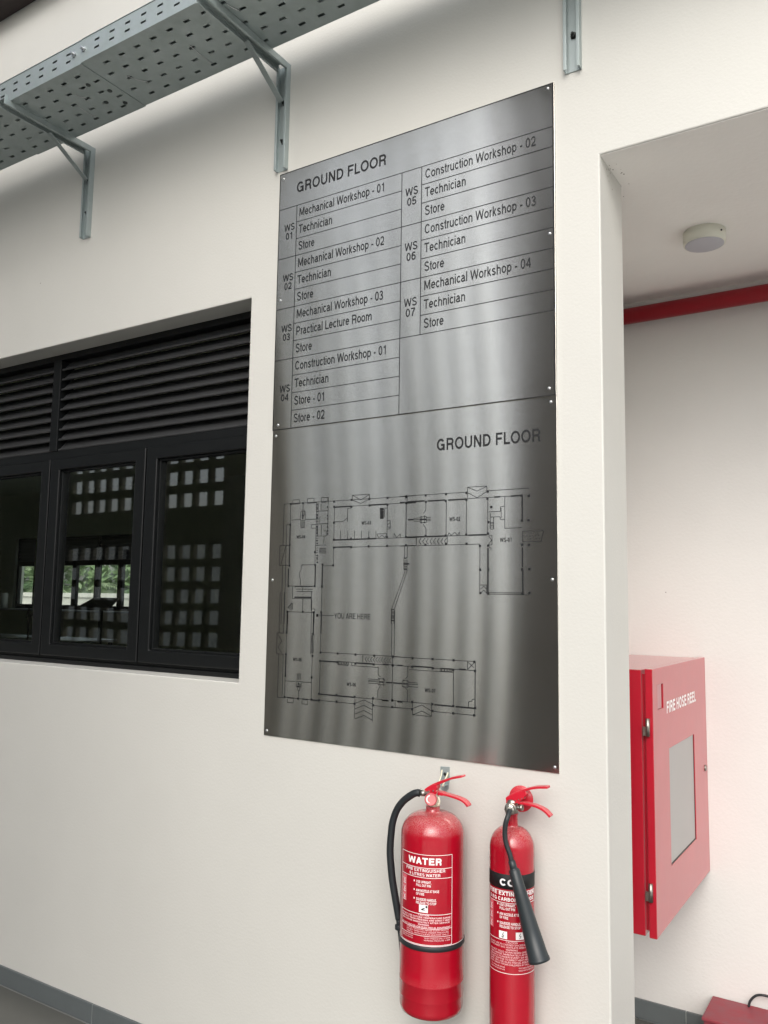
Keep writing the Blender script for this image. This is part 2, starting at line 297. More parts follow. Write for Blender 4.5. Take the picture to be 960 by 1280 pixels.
PLAN_LINES = [(56,750,261,750,1),(261,750,561,750,1),(58,751,58,612,1),(87,613,44,613,1),(45,612,45,549,1),(45,548,88,548,1),(59,547,59,358,1),(72,547,72,358,1),(71,680,71,549,1),(70,681,86,681,1),(52,553,70,611,1),(86,749,86,681,1),(86,680,86,547,3),(84,538,84,482,3),(83,481,192,481,1),(193,548,193,482,3),(83,749,123,749,3),(154,749,193,749,3),(211,749,232,749,3),(94,751,94,762,1),(95,762,121,762,1),(122,762,122,751,1),(154,750,154,763,1),(153,763,181,763,1),(181,763,181,749,1),(210,749,210,763,1),(210,763,236,763,1),(236,763,236,749,1),(137,749,137,721,1),(128,722,145,722,1),(147,722,147,693,1),(148,693,128,693,1),(128,693,128,721,1),(132,727,142,727,1),(142,727,145,710,1),(145,710,131,710,1),(134,707,141,707,3),(137,720,137,697,3),(130,690,130,670,1),(135,690,135,669,1),(140,690,140,669,1),(145,690,145,669,1),(131,669,145,669,1),(91,696,128,696,1),(149,695,189,695,1),(192,749,192,676,1),(192,676,192,613,1),(191,613,191,551,1),(199,746,199,642,1),(238,763,238,641,1),(191,720,239,720,1),(195,679,242,679,1),(194,640,226,640,1),(190,741,197,741,1),(190,734,197,734,1),(190,726,198,726,1),(191,718,198,718,1),(191,710,198,710,1),(191,702,198,702,1),(191,695,198,695,1),(192,687,199,687,1),(192,679,199,679,1),(192,672,199,672,1),(192,664,199,664,1),(192,656,200,656,1),(193,648,200,648,1),(193,641,200,641,1),(193,633,200,633,1),(193,625,201,625,1),(194,618,201,618,1),(194,610,201,610,1),(194,602,201,602,1),(194,595,202,595,1),(194,587,202,587,1),(195,579,202,579,1),(195,572,202,572,1),(195,564,202,564,1),(196,556,203,556,1),(192,744,196,740,3),(193,732,196,728,3),(193,710,197,706,3),(194,700,197,697,3),(194,671,198,668,3),(195,662,198,658,3),(195,652,199,648,3),(196,628,199,624,3),(196,618,200,615,3),(197,580,201,576,3),(197,570,201,567,3),(198,558,202,555,3),(234,734,238,730,3),(235,706,239,702,3),(235,696,239,692,3),(236,670,240,666,3),(236,658,240,654,3),(237,648,240,644,3),(206,704,206,683,1),(210,743,210,721,1),(213,675,213,643,1),(223,656,233,656,1),(233,655,233,640,1),(233,640,223,640,1),(224,640,224,615,1),(191,611,233,611,1),(208,601,233,601,1),(208,598,233,598,1),(209,594,233,594,1),(209,590,234,590,1),(209,586,234,586,1),(209,601,209,586,1),(174,678,192,678,1),(174,678,174,666,1),(175,666,193,666,1),(193,549,136,549,1),(136,548,136,533,1),(136,533,129,523,1),(130,523,130,508,1),(131,508,134,504,1),(134,504,134,482,1),(142,551,142,546,1),(263,602,263,546,1),(263,545,221,545,1),(221,545,221,480,3),(221,480,221,362,1),(262,730,328,730,3),(328,730,396,730,1),(396,730,461,730,3),(461,730,527,730,1),(527,730,561,730,3),(263,731,263,626,1),(263,626,420,626,3),(420,626,529,626,1),(529,627,562,627,3),(461,730,461,628,1),(527,750,527,628,1),(532,748,532,731,1),(263,683,298,683,1),(298,684,304,688,1),(304,688,314,695,1),(314,695,314,723,1),(314,724,327,724,1),(314,695,314,682,1),(434,717,448,717,3),(434,713,448,713,3),(434,708,448,708,3),(435,704,448,704,3),(435,700,448,700,3),(435,696,448,696,3),(435,692,448,692,3),(435,688,448,688,3),(442,720,442,686,1),(451,718,460,718,1),(451,718,451,690,1),(289,655,289,628,1),(316,654,316,627,1),(342,653,342,626,1),(368,652,368,626,1),(395,651,395,625,1),(421,650,421,624,1),(425,639,432,628,1),(432,628,443,636,1),(443,636,453,628,1),(453,628,460,638,1),(425,640,460,640,1),(487,640,495,627,1),(495,627,508,638,1),(486,640,486,627,1),(508,638,508,626,1),(459,679,472,679,1),(472,679,472,654,1),(472,654,460,654,1),(460,666,472,673,1),(460,662,472,658,1),(264,603,331,603,3),(331,602,563,602,1),(331,749,331,765,1),(330,764,395,764,1),(395,763,395,749,1),(330,765,363,748,1),(363,748,395,763,1),(331,749,363,737,1),(363,737,395,749,1),(524,601,524,565,1),(533,601,533,565,1),(520,561,532,568,1),(520,568,533,561,1),(520,548,540,548,3),(522,559,522,530,1),(521,530,533,530,1),(533,531,533,559,1),(522,557,532,557,1),(522,553,533,553,1),(522,549,533,549,1),(522,546,533,546,1),(522,542,533,542,1),(522,539,533,539,1),(522,535,533,535,1),(522,532,533,532,1),(527,528,481,413,1),(534,530,490,412,1),(480,413,480,370,1),(490,412,490,370,1),(480,413,490,413,1),(480,405,489,405,1),(480,396,489,396,1),(480,390,489,390,1),(480,381,489,381,1),(111,479,184,479,1),(117,471,184,471,1),(120,464,184,464,1),(144,477,144,464,1),(112,445,180,445,3),(104,441,180,441,1),(146,441,146,398,1),(180,463,180,404,1),(103,479,103,441,1),(84,398,195,398,1),(87,412,101,403,1),(90,416,102,408,1),(93,420,103,413,1),(96,424,104,418,1),(99,427,105,423,1),(85,412,103,426,1),(104,426,104,405,1),(186,409,195,409,1),(195,409,195,399,1),(85,390,85,359,3),(192,392,192,362,3),(213,390,269,390,1),(84,393,84,332,3),(83,330,83,262,1),(83,257,83,194,3),(82,190,82,127,1),(191,395,191,329,3),(189,329,189,262,1),(189,262,189,197,1),(189,197,189,127,1),(182,440,182,267,1),(72,329,43,329,1),(44,328,44,262,1),(45,262,74,262,1),(48,324,64,304,1),(64,304,50,283,1),(50,283,65,266,1),(52,461,52,329,1),(53,261,53,123,1),(70,462,70,329,1),(72,261,72,124,1),(53,124,82,124,1),(94,126,120,126,3),(154,126,176,126,3),(193,126,218,126,3),(85,126,193,126,1),(94,122,94,110,1),(93,111,117,111,1),(118,111,118,122,1),(153,122,153,112,1),(153,111,176,111,1),(176,111,176,122,1),(131,204,131,184,1),(135,204,135,184,1),(139,205,139,185,1),(144,205,144,185,1),(128,180,147,180,1),(148,181,148,164,1),(148,163,129,163,1),(128,162,128,179,1),(131,171,136,151,1),(136,151,142,151,1),(142,152,145,172,1),(135,176,141,167,3),(133,164,142,163,3),(138,151,138,127,1),(83,178,124,178,1),(152,179,189,179,1),(152,181,157,175,1),(184,331,194,331,1),(194,331,194,274,1),(194,273,183,273,1),(184,324,190,322,3),(184,318,190,316,3),(184,312,190,310,3),(184,306,190,304,3),(184,299,191,297,3),(185,293,191,291,3),(185,287,191,285,3),(185,281,191,279,3),(185,275,191,273,3),(221,400,221,332,3),(221,330,221,275,1),(221,275,513,275,1),(220,248,285,248,3),(285,250,351,250,1),(357,249,421,249,3),(421,249,454,249,1),(454,250,474,250,3),(474,250,513,250,1),(221,248,221,147,1),(220,146,354,146,3),(354,146,420,146,1),(420,147,453,147,1),(453,145,475,145,3),(505,146,516,146,3),(193,127,352,127,1),(421,127,488,127,1),(488,127,516,127,1),(355,143,355,83,1),(419,146,419,80,1),(357,129,388,141,1),(388,141,419,131,1),(356,112,388,125,1),(388,125,420,114,1),(357,97,388,110,1),(388,110,420,99,1),(357,83,389,95,1),(389,95,419,84,1),(381,273,381,253,1),(397,270,389,262,1),(389,262,397,253,1),(406,270,398,262,1),(398,262,407,254,1),(416,270,408,262,1),(408,262,416,254,1),(426,270,418,262,1),(418,262,426,254,1),(435,271,427,262,1),(427,262,436,254,1),(445,271,437,262,1),(437,262,445,254,1),(454,271,446,262,1),(446,262,455,254,1),(464,271,456,262,1),(456,262,464,254,1),(473,271,466,262,1),(466,262,474,254,1),(483,271,475,263,1),(475,263,483,254,1),(288,250,328,250,1),(328,250,328,240,1),(328,240,288,240,1),(288,240,288,250,1),(288,249,297,240,1),(296,250,288,239,1),(298,250,306,240,1),(306,250,298,240,1),(307,250,316,241,1),(316,251,307,240,1),(317,251,325,241,1),(325,251,317,241,1),(341,240,436,240,1),(437,242,437,218,1),(438,218,446,212,1),(446,188,438,174,1),(437,174,437,150,1),(341,248,341,239,1),(402,204,435,204,1),(402,200,435,200,1),(402,197,435,197,1),(402,192,435,192,1),(437,207,460,207,1),(460,207,462,191,1),(462,190,437,190,1),(437,190,437,207,1),(441,210,441,187,1),(456,211,456,188,1),(442,198,457,198,3),(465,198,487,198,3),(487,199,514,199,1),(478,412,491,412,1),(483,412,483,275,1),(492,410,492,275,1),(481,402,491,402,1),(481,393,491,393,1),(481,387,491,387,1),(481,379,491,379,1),(487,273,487,147,1),(498,146,498,128,1),(489,274,758,274,1),(504,250,523,250,3),(555,250,623,250,3),(523,249,555,249,1),(623,248,689,248,1),(707,250,729,250,3),(689,249,758,249,1),(544,240,689,240,1),(647,250,684,250,1),(684,250,684,241,1),(684,241,648,241,1),(647,240,647,250,1),(648,249,656,240,1),(656,250,648,239,1),(657,250,665,240,1),(665,250,657,240,1),(666,250,674,241,1),(673,251,666,240,1),(674,251,682,241,1),(682,251,674,241,1),(540,248,540,220,1),(540,220,531,211,1),(531,187,540,180,1),(540,180,540,148,1),(690,247,690,146,1),(758,274,758,147,1),(757,248,757,127,1),(522,207,541,207,1),(542,207,542,189,1),(542,189,522,189,1),(522,189,522,206,1),(527,210,527,186,1),(538,210,538,187,1),(524,198,540,198,3),(544,203,574,203,1),(544,198,574,198,1),(544,191,575,191,1),(490,198,522,198,3),(452,145,474,145,3),(507,145,523,145,3),(488,147,556,147,1),(556,147,624,147,1),(629,146,690,146,3),(697,146,758,146,3),(737,146,737,162,1),(737,162,748,165,1),(748,165,748,169,1),(748,169,756,171,1),(488,128,557,128,1),(621,127,690,127,1),(690,127,759,127,1),(557,147,557,111,1),(620,145,620,113,1),(557,112,620,112,1),(557,129,588,142,1),(588,142,620,128,1),(557,111,589,125,1),(589,125,620,113,1),(734,274,734,250,1),(735,271,754,257,1),(754,270,735,252,1),(505,751,728,751,1),(795,751,919,751,1),(731,734,731,765,1),(731,765,792,765,1),(792,765,792,750,1),(731,765,762,752,1),(762,752,792,764,1),(732,749,762,733,1),(762,733,793,750,1),(505,732,522,732,3),(533,733,590,733,3),(601,732,659,732,3),(669,731,728,731,3),(728,732,795,732,1),(815,732,833,732,3),(795,732,865,732,1),(865,732,898,732,3),(528,730,528,628,1),(595,730,595,706,1),(595,706,587,696,1),(587,664,595,652,1),(596,652,596,629,1),(663,729,663,629,1),(728,729,728,627,1),(795,730,795,627,1),(847,732,847,643,1),(846,643,898,643,1),(899,731,899,663,3),(534,679,553,679,3),(553,683,575,683,1),(553,679,575,679,1),(553,674,575,674,1),(575,686,596,686,1),(597,687,597,669,1),(598,669,576,669,1),(576,669,576,686,1),(580,689,580,666,1),(591,690,591,666,1),(577,678,596,678,3),(596,683,612,683,1),(596,678,612,678,1),(596,674,612,674,1),(535,627,591,627,3),(597,627,662,627,3),(662,627,734,627,1),(734,627,793,627,3),(668,628,673,636,1),(673,636,679,628,1),(679,628,691,637,1),(691,637,700,628,1),(700,628,706,637,1),(707,637,707,627,1),(507,601,771,601,1),(564,625,564,603,1),(667,626,667,604,1),(580,623,573,614,1),(573,614,580,604,1),(593,623,585,613,1),(585,613,593,604,1),(605,622,597,613,1),(597,613,605,604,1),(617,622,610,613,1),(610,613,617,603,1),(629,622,622,613,1),(622,613,629,603,1),(641,621,634,612,1),(634,612,641,603,1),(653,621,646,612,1),(646,612,653,603,1),(665,621,658,612,1),(658,612,665,602,1),(798,691,834,691,1),(834,691,834,704,1),(834,704,845,704,1),(832,676,834,668,1),(834,668,846,668,1),(803,676,832,676,1),(803,687,803,643,1),(803,642,813,642,1),(813,642,813,676,1),(836,701,836,672,1),(803,661,813,661,1),(803,657,813,657,1),(803,652,813,652,1),(803,648,813,648,1),(771,599,771,461,1),(796,589,796,462,3),(798,625,808,625,1),(808,625,808,598,1),(808,598,798,598,1),(798,623,807,611,1),(807,611,798,600,1),(798,590,805,590,1),(805,590,805,584,1),(900,633,960,633,1),(960,632,953,603,1),(953,604,900,604,1),(900,605,900,634,1),(905,631,905,629,1),(902,622,906,619,1),(905,611,908,613,1),(913,630,913,628,1),(911,622,914,619,1),(913,611,916,613,1),(921,629,921,626,1),(919,621,923,619,1),(921,610,924,613,1),(930,628,930,625,1),(927,621,931,618,1),(930,610,933,612,1),(938,627,938,624,1),(935,621,939,618,1),(938,610,941,612,1),(946,626,946,623,1),(944,621,947,618,1),(946,610,949,612,1),(899,589,899,535,3),(900,527,900,465,3),(796,465,900,465,1),(796,461,900,461,1),(900,460,919,460,1),(773,486,792,486,1),(792,486,792,462,1),(774,475,783,483,1),(783,483,791,475,1),(774,464,783,472,1),(783,472,792,464,1)]
PLAN_COLUMNS = [(82,127),(83,194),(83,262),(83,331),(84,397),(84,398),(85,481),(86,614),(86,681),(86,749),(87,547),(137,126),(137,749),(147,399),(189,195),(190,127),(190,262),(190,330),(190,398),(190,589),(192,398),(192,481),(192,548),(205,388),(205,389),(206,390),(219,147),(220,127),(220,248),(220,399),(221,274),(221,480),(221,549),(261,748),(262,681),(262,731),(263,546),(263,627),(264,602),(286,148),(287,128),(287,274),(288,248),(328,728),(328,750),(329,628),(330,602),(354,127),(354,148),(354,247),(354,274),(395,603),(395,628),(395,749),(396,729),(420,148),(421,128),(421,248),(422,274),(461,629),(461,728),(461,749),(462,603),(487,249),(488,128),(488,147),(488,148),(488,248),(488,274),(527,730),(527,748),(527,750),(528,603),(528,628),(528,730),(555,248),(555,273),(556,127),(556,148),(594,749),(595,603),(595,629),(595,730),(622,274),(623,128),(623,147),(623,248),(661,729),(662,628),(662,749),(663,604),(689,247),(690,127),(690,147),(690,274),(728,629),(728,729),(728,749),(729,603),(755,127),(755,273),(757,248),(758,147),(771,596),(772,529),(773,464),(794,729),(795,749),(796,630),(797,462),(797,529),(797,596),(797,662),(806,704),(897,731),(898,529),(898,596),(898,663),(899,463),(917,663),(918,595),(918,730),(919,465),(919,529)]

# ------------------------------------------------------------------ large structure
o = make('ground', MB().box(-300, 300, -300, 300, -.30, -.06), CONC, kind='structure')
zc = 2.7476                                   # soffit height
WX0, WX1, WZ0, WZ1 = -4.31, -1.908, 1.2485, 2.5792   # window opening
main = thing('wall', (-0.661, 0, 0), 'pale plastered wall carrying the steel directory sign, with a window and a passage opening', 'wall')
us = [-16, WX0, WX1, -.661, 3.2]; vs = [0, WZ0, WZ1, zc, 4.9]
hole = lambda i, j: (i == 1 and j == 1) or (i == 3 and j <= 2)
make('plaster_face', slab(us, vs, hole, 0, .2045, 'y'), PAINT, main, bevel=.004, weld=True)
# skirting: one tile per piece, on the wall foot and in the passage
def tiles_along(x_first, pitch, n, z1, y0, y1, parent, mt=SKIRT, gap=.003, xmin=-99, xmax=99):
    src = None
    for k in range(n):
        a = x_first + k * pitch
        if a < xmin - .001 or a + pitch > xmax + .001: continue
        loc = Vector((a, 0, 0))
        if src is None:
            src = make('skirting_tile', MB().box(a + gap / 2, a + pitch - gap / 2, y0, y1, .002, z1), mt, parent, bevel=.0012); first = a
        else: put_copy(src, 'skirting_tile', (a - first, 0, 0), parent)
make('skirting_grout', MB().box(-6.2, -.662, -.0075, -.0005, 0.001, .0685), GROUT, main)
tiles_along(-2.5466 - 6 * .6, .6, 9, .0695, -.0095, -.0006, main)
make('skirting_tile', MB().box(-.745, -.6625, -.0095, -.0006, .002, .0695), SKIRT, main, bevel=.0012)

side = thing('wall', (-.945, 1.16, 0), 'hidden side wall of the passage behind the red hose reel cabinet', 'wall')
make('plaster_face', MB().box(-1.10, -.945, .2046, 7.2, 0, 3.4), PAINT_IN, side)
back = thing('wall', (.5, 1.1635, 0), 'pale back wall of the passage below the red pipe', 'wall')
make('plaster_face', MB().box(-.9449, 3.2, 1.1635, 1.3, 0, zc), PAINT_IN, back)
make('skirting_grout', MB().box(-.9445, 3.2, 1.1575, 1.163, .001, .0685), GROUT, back)
b0 = -.7506 - .6
make('skirting_tile', MB().box(-.9445, b0 + .6 - .0015, 1.153, 1.1632, .002, .0695), SKIRT, back, bevel=.0012)
tiles_along(b0 + .6, .6, 6, .0695, 1.153, 1.1632, back)
tag(make('ceiling', MB().prism([(-.6606, .005), (3.2, .005), (3.2, 1.1634), (-.9448, 1.1634), (-.9448, .2047), (-.6606, .2047)], 'z', zc - .0015, zc - .0002), CEIL), kind='structure')
tag(make('slab', MB().box(-.9449, 3.2, .2046, 1.3, zc, zc + .15), CEIL), kind='structure')

# corridor and passage floor: tiles of 0.6 m laid on a screed
fl = tag(make('floor', MB().box(-7, 3.2, -3.1, 1.1634, -.05, -.004), GROUT), kind='structure')
src = None
for i in range(12):
    for j in range(-5, 2):
        x = -2.5466 + (i - 6) * .6; y = -.0105 + j * .6
        if x > 2.4 or y < -3.1: continue
        if j >= 0:
            if x + .6 < -.93: continue
            xl = max(x, -.944)
        else: xl = x
        y1 = min(y + .6, 1.152)
        if x + .6 > 3.2: continue
        if j >= 0 or src is None:
            o = make('floor_tile', MB().box(xl + .0015, x + .5985, y + .0015, y1 - .0015, -.0039, 0), FLOORT, fl, bevel=.0008)
            if src is None and j < 0: src = o; sx, sy = x, y
        else: put_copy(src, 'floor_tile', (x - sx, y - sy, 0), fl)

m = MB()
for k in range(18):
    y = .05 + rnd.random() * .16; x = -.6605; z = zc - .002 - abs(rnd.gauss(0, .022)) ; r = rnd.uniform(.0010, .0028)
    if k % 2: cxx, czz = -.660 + abs(rnd.gauss(0, .014)), zc - .0019; pts = [(cxx + r * math.cos(a) * rnd.uniform(.5, 1), y + r * math.sin(a) * rnd.uniform(.6, 1.6), czz) for a in (0, 1.2, 2.5, 3.8, 5)]
    else: pts = [(-.6604, y + r * math.cos(a) * rnd.uniform(.5, 1), z + r * math.sin(a) * rnd.uniform(.6, 1.8)) for a in (0, 1.2, 2.5, 3.8, 5)]
    m.add(pts, [(0, 1, 2, 3, 4)])
make('dirt_flecks', m, mat('dirt', (.16, .12, .09, 1), .9), main, kind='stuff')

# dark fascia high on the wall, top left
fb = thing('roof_beam', (-4, -.05, 4.27), 'dark brown roof beam crossing the top left corner above the cable tray', 'beam')
make('beam', MB().box(-9, -2.2, -.10, -.001, 4.270, 4.5), DARKBEAM, fb, bevel=.004)

cr_ = thing('shade_canopy', (-8, -1.6, 4.6), 'unseen dark roof added to shade the left end of the corridor, above the dark beam', 'roof')  # unseen roof, added to darken the left part of the wall
make('deck', MB().box(-13, -4.3, -3.3, -.13, 4.52, 4.62), DARKBEAM, cr_)
# ------------------------------------------------------------------ opposite side of the corridor: vent block screen, columns
scr = thing('screen_wall', (-5, -3.05, 0), 'vent block screen wall with added slats across the corridor, mirrored in the window glass', 'wall')
def screen(xa, n, name):
    xs = [xa]
    for k in range(n): xs += [xa + k * .198 + .022, xa + k * .198 + .170]
    xs.append(xa + n * .198)
    rows = [1.148 + .2015 * k for k in range(-4, 5)] + [2.43 + .2 * k for k in range(0, 5)]
    zs = [0]
    for r in rows: zs += [r - .064, r + .064]
    zs.append(3.55)
    make(name, slab(xs, zs, lambda i, j: i % 2 == 1 and j % 2 == 1, -3.08, -3.03, 'y'), BLOCK, scr, kind='stuff')
    f = MB()  # upper slats, invented to carry bands into the sign's reflection
    for k in range(n + 1): f.box(xa + k * .198 - .028, xa + k * .198 + .028, -3.12, -3.03, 3.5504, 5.6)
    f.box(xa, xa + n * .198, -3.12, -3.03, 5.6004, 5.75)
    make('band_fins', f, BLOCK, scr, kind='stuff')
screen(-7.275, 11, 'vent_blocks')
make('solid_panel', MB().box(-13, -7.276, -3.09, -3.02, 0, 5.75), BLOCK, scr)
f = MB(); n = 11; xa = -4.45  # open slats invented instead of blocks, for brighter bands in the sign
for k in range(n + 1): hw_ = (.040, .045, .036, .062, .040, .036, .048, .058, .040, .034, .034, .030)[k]; f.box(xa + k * .198 - hw_, xa + k * .198 + hw_, -3.07, -3.04, .3004, 5.7)
f.box(-4.45, -2.21, -3.12, -3.03, 0, .3); f.box(-4.45, -2.21, -3.12, -3.03, 5.7004, 5.85)
make('band_fins', f, BLOCK, scr, kind='stuff')
for xa, xb, lb in ((-5.09, -4.455, 'column painted dark as if backlit, between the two screens'), (-2.21, -1.50, 'column painted dark as if backlit, at the end of the screen nearest the passage')):
    c = thing('column', ((xa + xb) / 2, -3.15, 0), lb, 'column')
    make('shaft', MB().box(xa, xb, -3.4, -3.0, 0, 6.2), COLM, c, bevel=.01)

yb = thing('building', (-14, -17, 0), 'pale single storey building across the yard, added to brighten the bands mirrored in the steel sign', 'building')  # unseen pale facade, added for its brightness in the steel plates
ux = [-50]
for k in range(14): ux += [-48 + k * 5, -46 + k * 5]
ux.append(24)
make('facade', slab(ux, [-.06, 2.55, 3.15, 4.3], lambda i, j: i % 2 == 1 and j == 1, -17.3, -17, 'y'), PAINT, yb)
for k in range(14): make('window', MB().box(-48 + k * 5, -46 + k * 5, -17.2, -17.15, 2.55, 3.15), DARKF, yb)
make('roof', MB().box(-51, 25, -24, -16.6, 4.3005, 4.5), COLM, yb)
# ------------------------------------------------------------------ workshop room behind the window
rf = tag(make('room_floor', MB().box(-16, -1.1, .2046, 7.2, -.05, 0.0), CONC), kind='structure')
tag(make('room_ceiling', MB().box(-16, -1.1001, .2046, 7.4, 3.4, 3.55), REVEAL), kind='structure')
far = thing('wall', (-8, 7.2, 0), 'far wall of the workshop seen through the window glass', 'wall')
us = [-16, -14.10, -13.50, -13.01, -10.61, -1.1]; vs = [0, 1.29, 2.58, 3.4]
make('plaster_face', slab(us, vs, lambda i, j: j == 1 and i in (1, 3), 7.2, 7.4, 'y'), REVEAL, far)
lw = thing('wall', (-15.95, 3, 0), 'left end wall of the workshop, deep behind the glass', 'wall')
make('plaster_face', MB().box(-16.2, -16.001, 0, 7.4, 0, 3.55), REVEAL, lw)
tag(make('room_lining', MB().box(-16, WX0 - .02, .2046, .23, 0, 3.4), REVEAL), kind='structure')

# ------------------------------------------------------------------ windows with louvers above
def window(name, x0, n, pitch, z0, z1, y, label, near=True, glass=GLASS, zt=2.149, first_pair=1):
    w = thing(name, (x0 + n * pitch / 2, y, z0), label, 'window')
    x1 = x0 + n * pitch; z_tr = zt - .035
    fr = MB()
    fr.box(x0, x1, y, y + .07, z0, z0 + .018)                 # sill profile
    fr.box(x0, x1, y + .012, y + .07, z0 + .0181, z0 + .03)
    fr.box(x0, x1, y, y + .07, z1 - .026, z1)                 # head
    fr.box(x0, x1, y + .001, y + .07, z_tr, zt)               # transom under the louvers
    for xx in (x0, x1 - .022): fr.box(xx, xx + .022, y + .0005, y + .0695, z0 + .0301, z_tr - .0001); fr.box(xx, xx + .022, y + .0005, y + .0695, zt + .0001, z1 - .0261)
    make('frame', fr, DARKF, w, bevel=.0015 if near else 0)
    cuts = [x0 + .022]; k = n - 2
    xm = x0 + first_pair * 0
    mull = []
    while k > 0: mull.append(x0 + k * pitch); k -= 2
    for xx in mull: make('mullion', MB().box(xx - .025, xx + .025, y - .004, y + .066, zt + .0001, z1 - .0261), DARKF, w, bevel=.002 if near else 0)
    bl = sorted([x0 + .022] + [xx for m_ in mull for xx in (m_ - .025, m_ + .025)] + [x1 - .022])
    nb = 9 if near else 6; zp = (z1 - .03 - zt) / nb
    for a, b in zip(bl[::2], bl[1::2]):
        src = None
        for q in range(nb):
            if src is None:
                m = MB(); t = .0022
                h = zp * 1.32; pr = [(y + .012, zt + .004), (y + .008, zt + .0005), (y + .0035, zt + .002), (y + .002, zt + .007), (y + .006, zt + .011), (y + .012, zt + .010),
                                     (y + .050, zt + h), (y + .053, zt + h - t)]
                m.prism(pr, 'x', a + .0005, b - .0005)
                src = make('louver_blade', m, BLADE, w, bevel=.0012 if near else 0)
            else: put_copy(src, 'louver_blade', (0, 0, q * zp), w)
    # sashes
    src = None
    for q in range(n):
        a, b = x0 + q * pitch + .004, x0 + (q + 1) * pitch - .004
        if q == 0: a += .018
        if q == n - 1: b -= .018
        za, zb = z0 + .031, z_tr - .001
        t = .058
        m = slab([a, a + t, b - t, b], [za, za + t * .82, zb - t * .85, zb], lambda i, j: i == 1 and j == 1, y - .010, y + .045, 'y')
        s_ = make('sash', m, DARKF, w, bevel=.0045 if near else 0, seg=3)
        if near:   # glazing bead, a step inside the sash
            g = .008
            make('glazing_bead', slab([a + t - .0005, a + t + g, b - t - g, b - t + .0005], [za + t * .82 - .0005, za + t * .82 + g, zb - t * .85 - g, zb - t * .85 + .0005],
                 lambda i, j: i == 1 and j == 1, y + .004, y + .03, 'y'), DARKF, s_, bevel=.002)
        make('glass_pane', MB().box(a + t - .002, b - t + .002, y + .018, y + .023, za + t * .82 - .002, zb - t * .85 + .002), glass, s_)
    return w
YR = .0973
window('louvered_window', WX0, 4, .6003, WZ0, WZ1, YR, 'dark framed window with black louvers over dark glass, left of the directory sign')
window('louvered_window', -13.01, 4, .6, 1.29, 2.58, 7.25, 'far window of the workshop with bright green panes, seen through the middle pane', near=False, glass=GLASS2, zt=2.15)
window('louvered_window', -14.10, 1, .6, 1.29, 2.58, 7.25, 'narrow far window with one bright pane, seen through the left pane', near=False, glass=GLASS2, zt=2.15)

# ------------------------------------------------------------------ directory sign: two brushed plates
PX0, PX1 = -1.787, -.787
def plate(name, z0, z1, y0, y1, label):
    t = thing(name, ((PX0 + PX1) / 2, 0, z0), label, 'sign', 'steel plates of the floor directory')
    o = make('plate', MB().box(PX0, PX1, y0, y1, z0, z1), STEEL, t, bevel=.0006)
    me = o.data; uv = me.uv_layers.new(name='UVMap')
    for li, lp in enumerate(me.loops):
        c = me.vertices[lp.vertex_index].co; uv.data[li].uv = (c.x, c.z)
    return t
up = plate('sign_plate', 2.0905, 2.9985, -.0065, -.0012, 'upper brushed steel sign plate listing the workshops in a table')
lo = plate('sign_plate', 1.0898, 2.0985, -.0040, -.0004, 'lower brushed steel sign plate engraved with the ground floor plan')

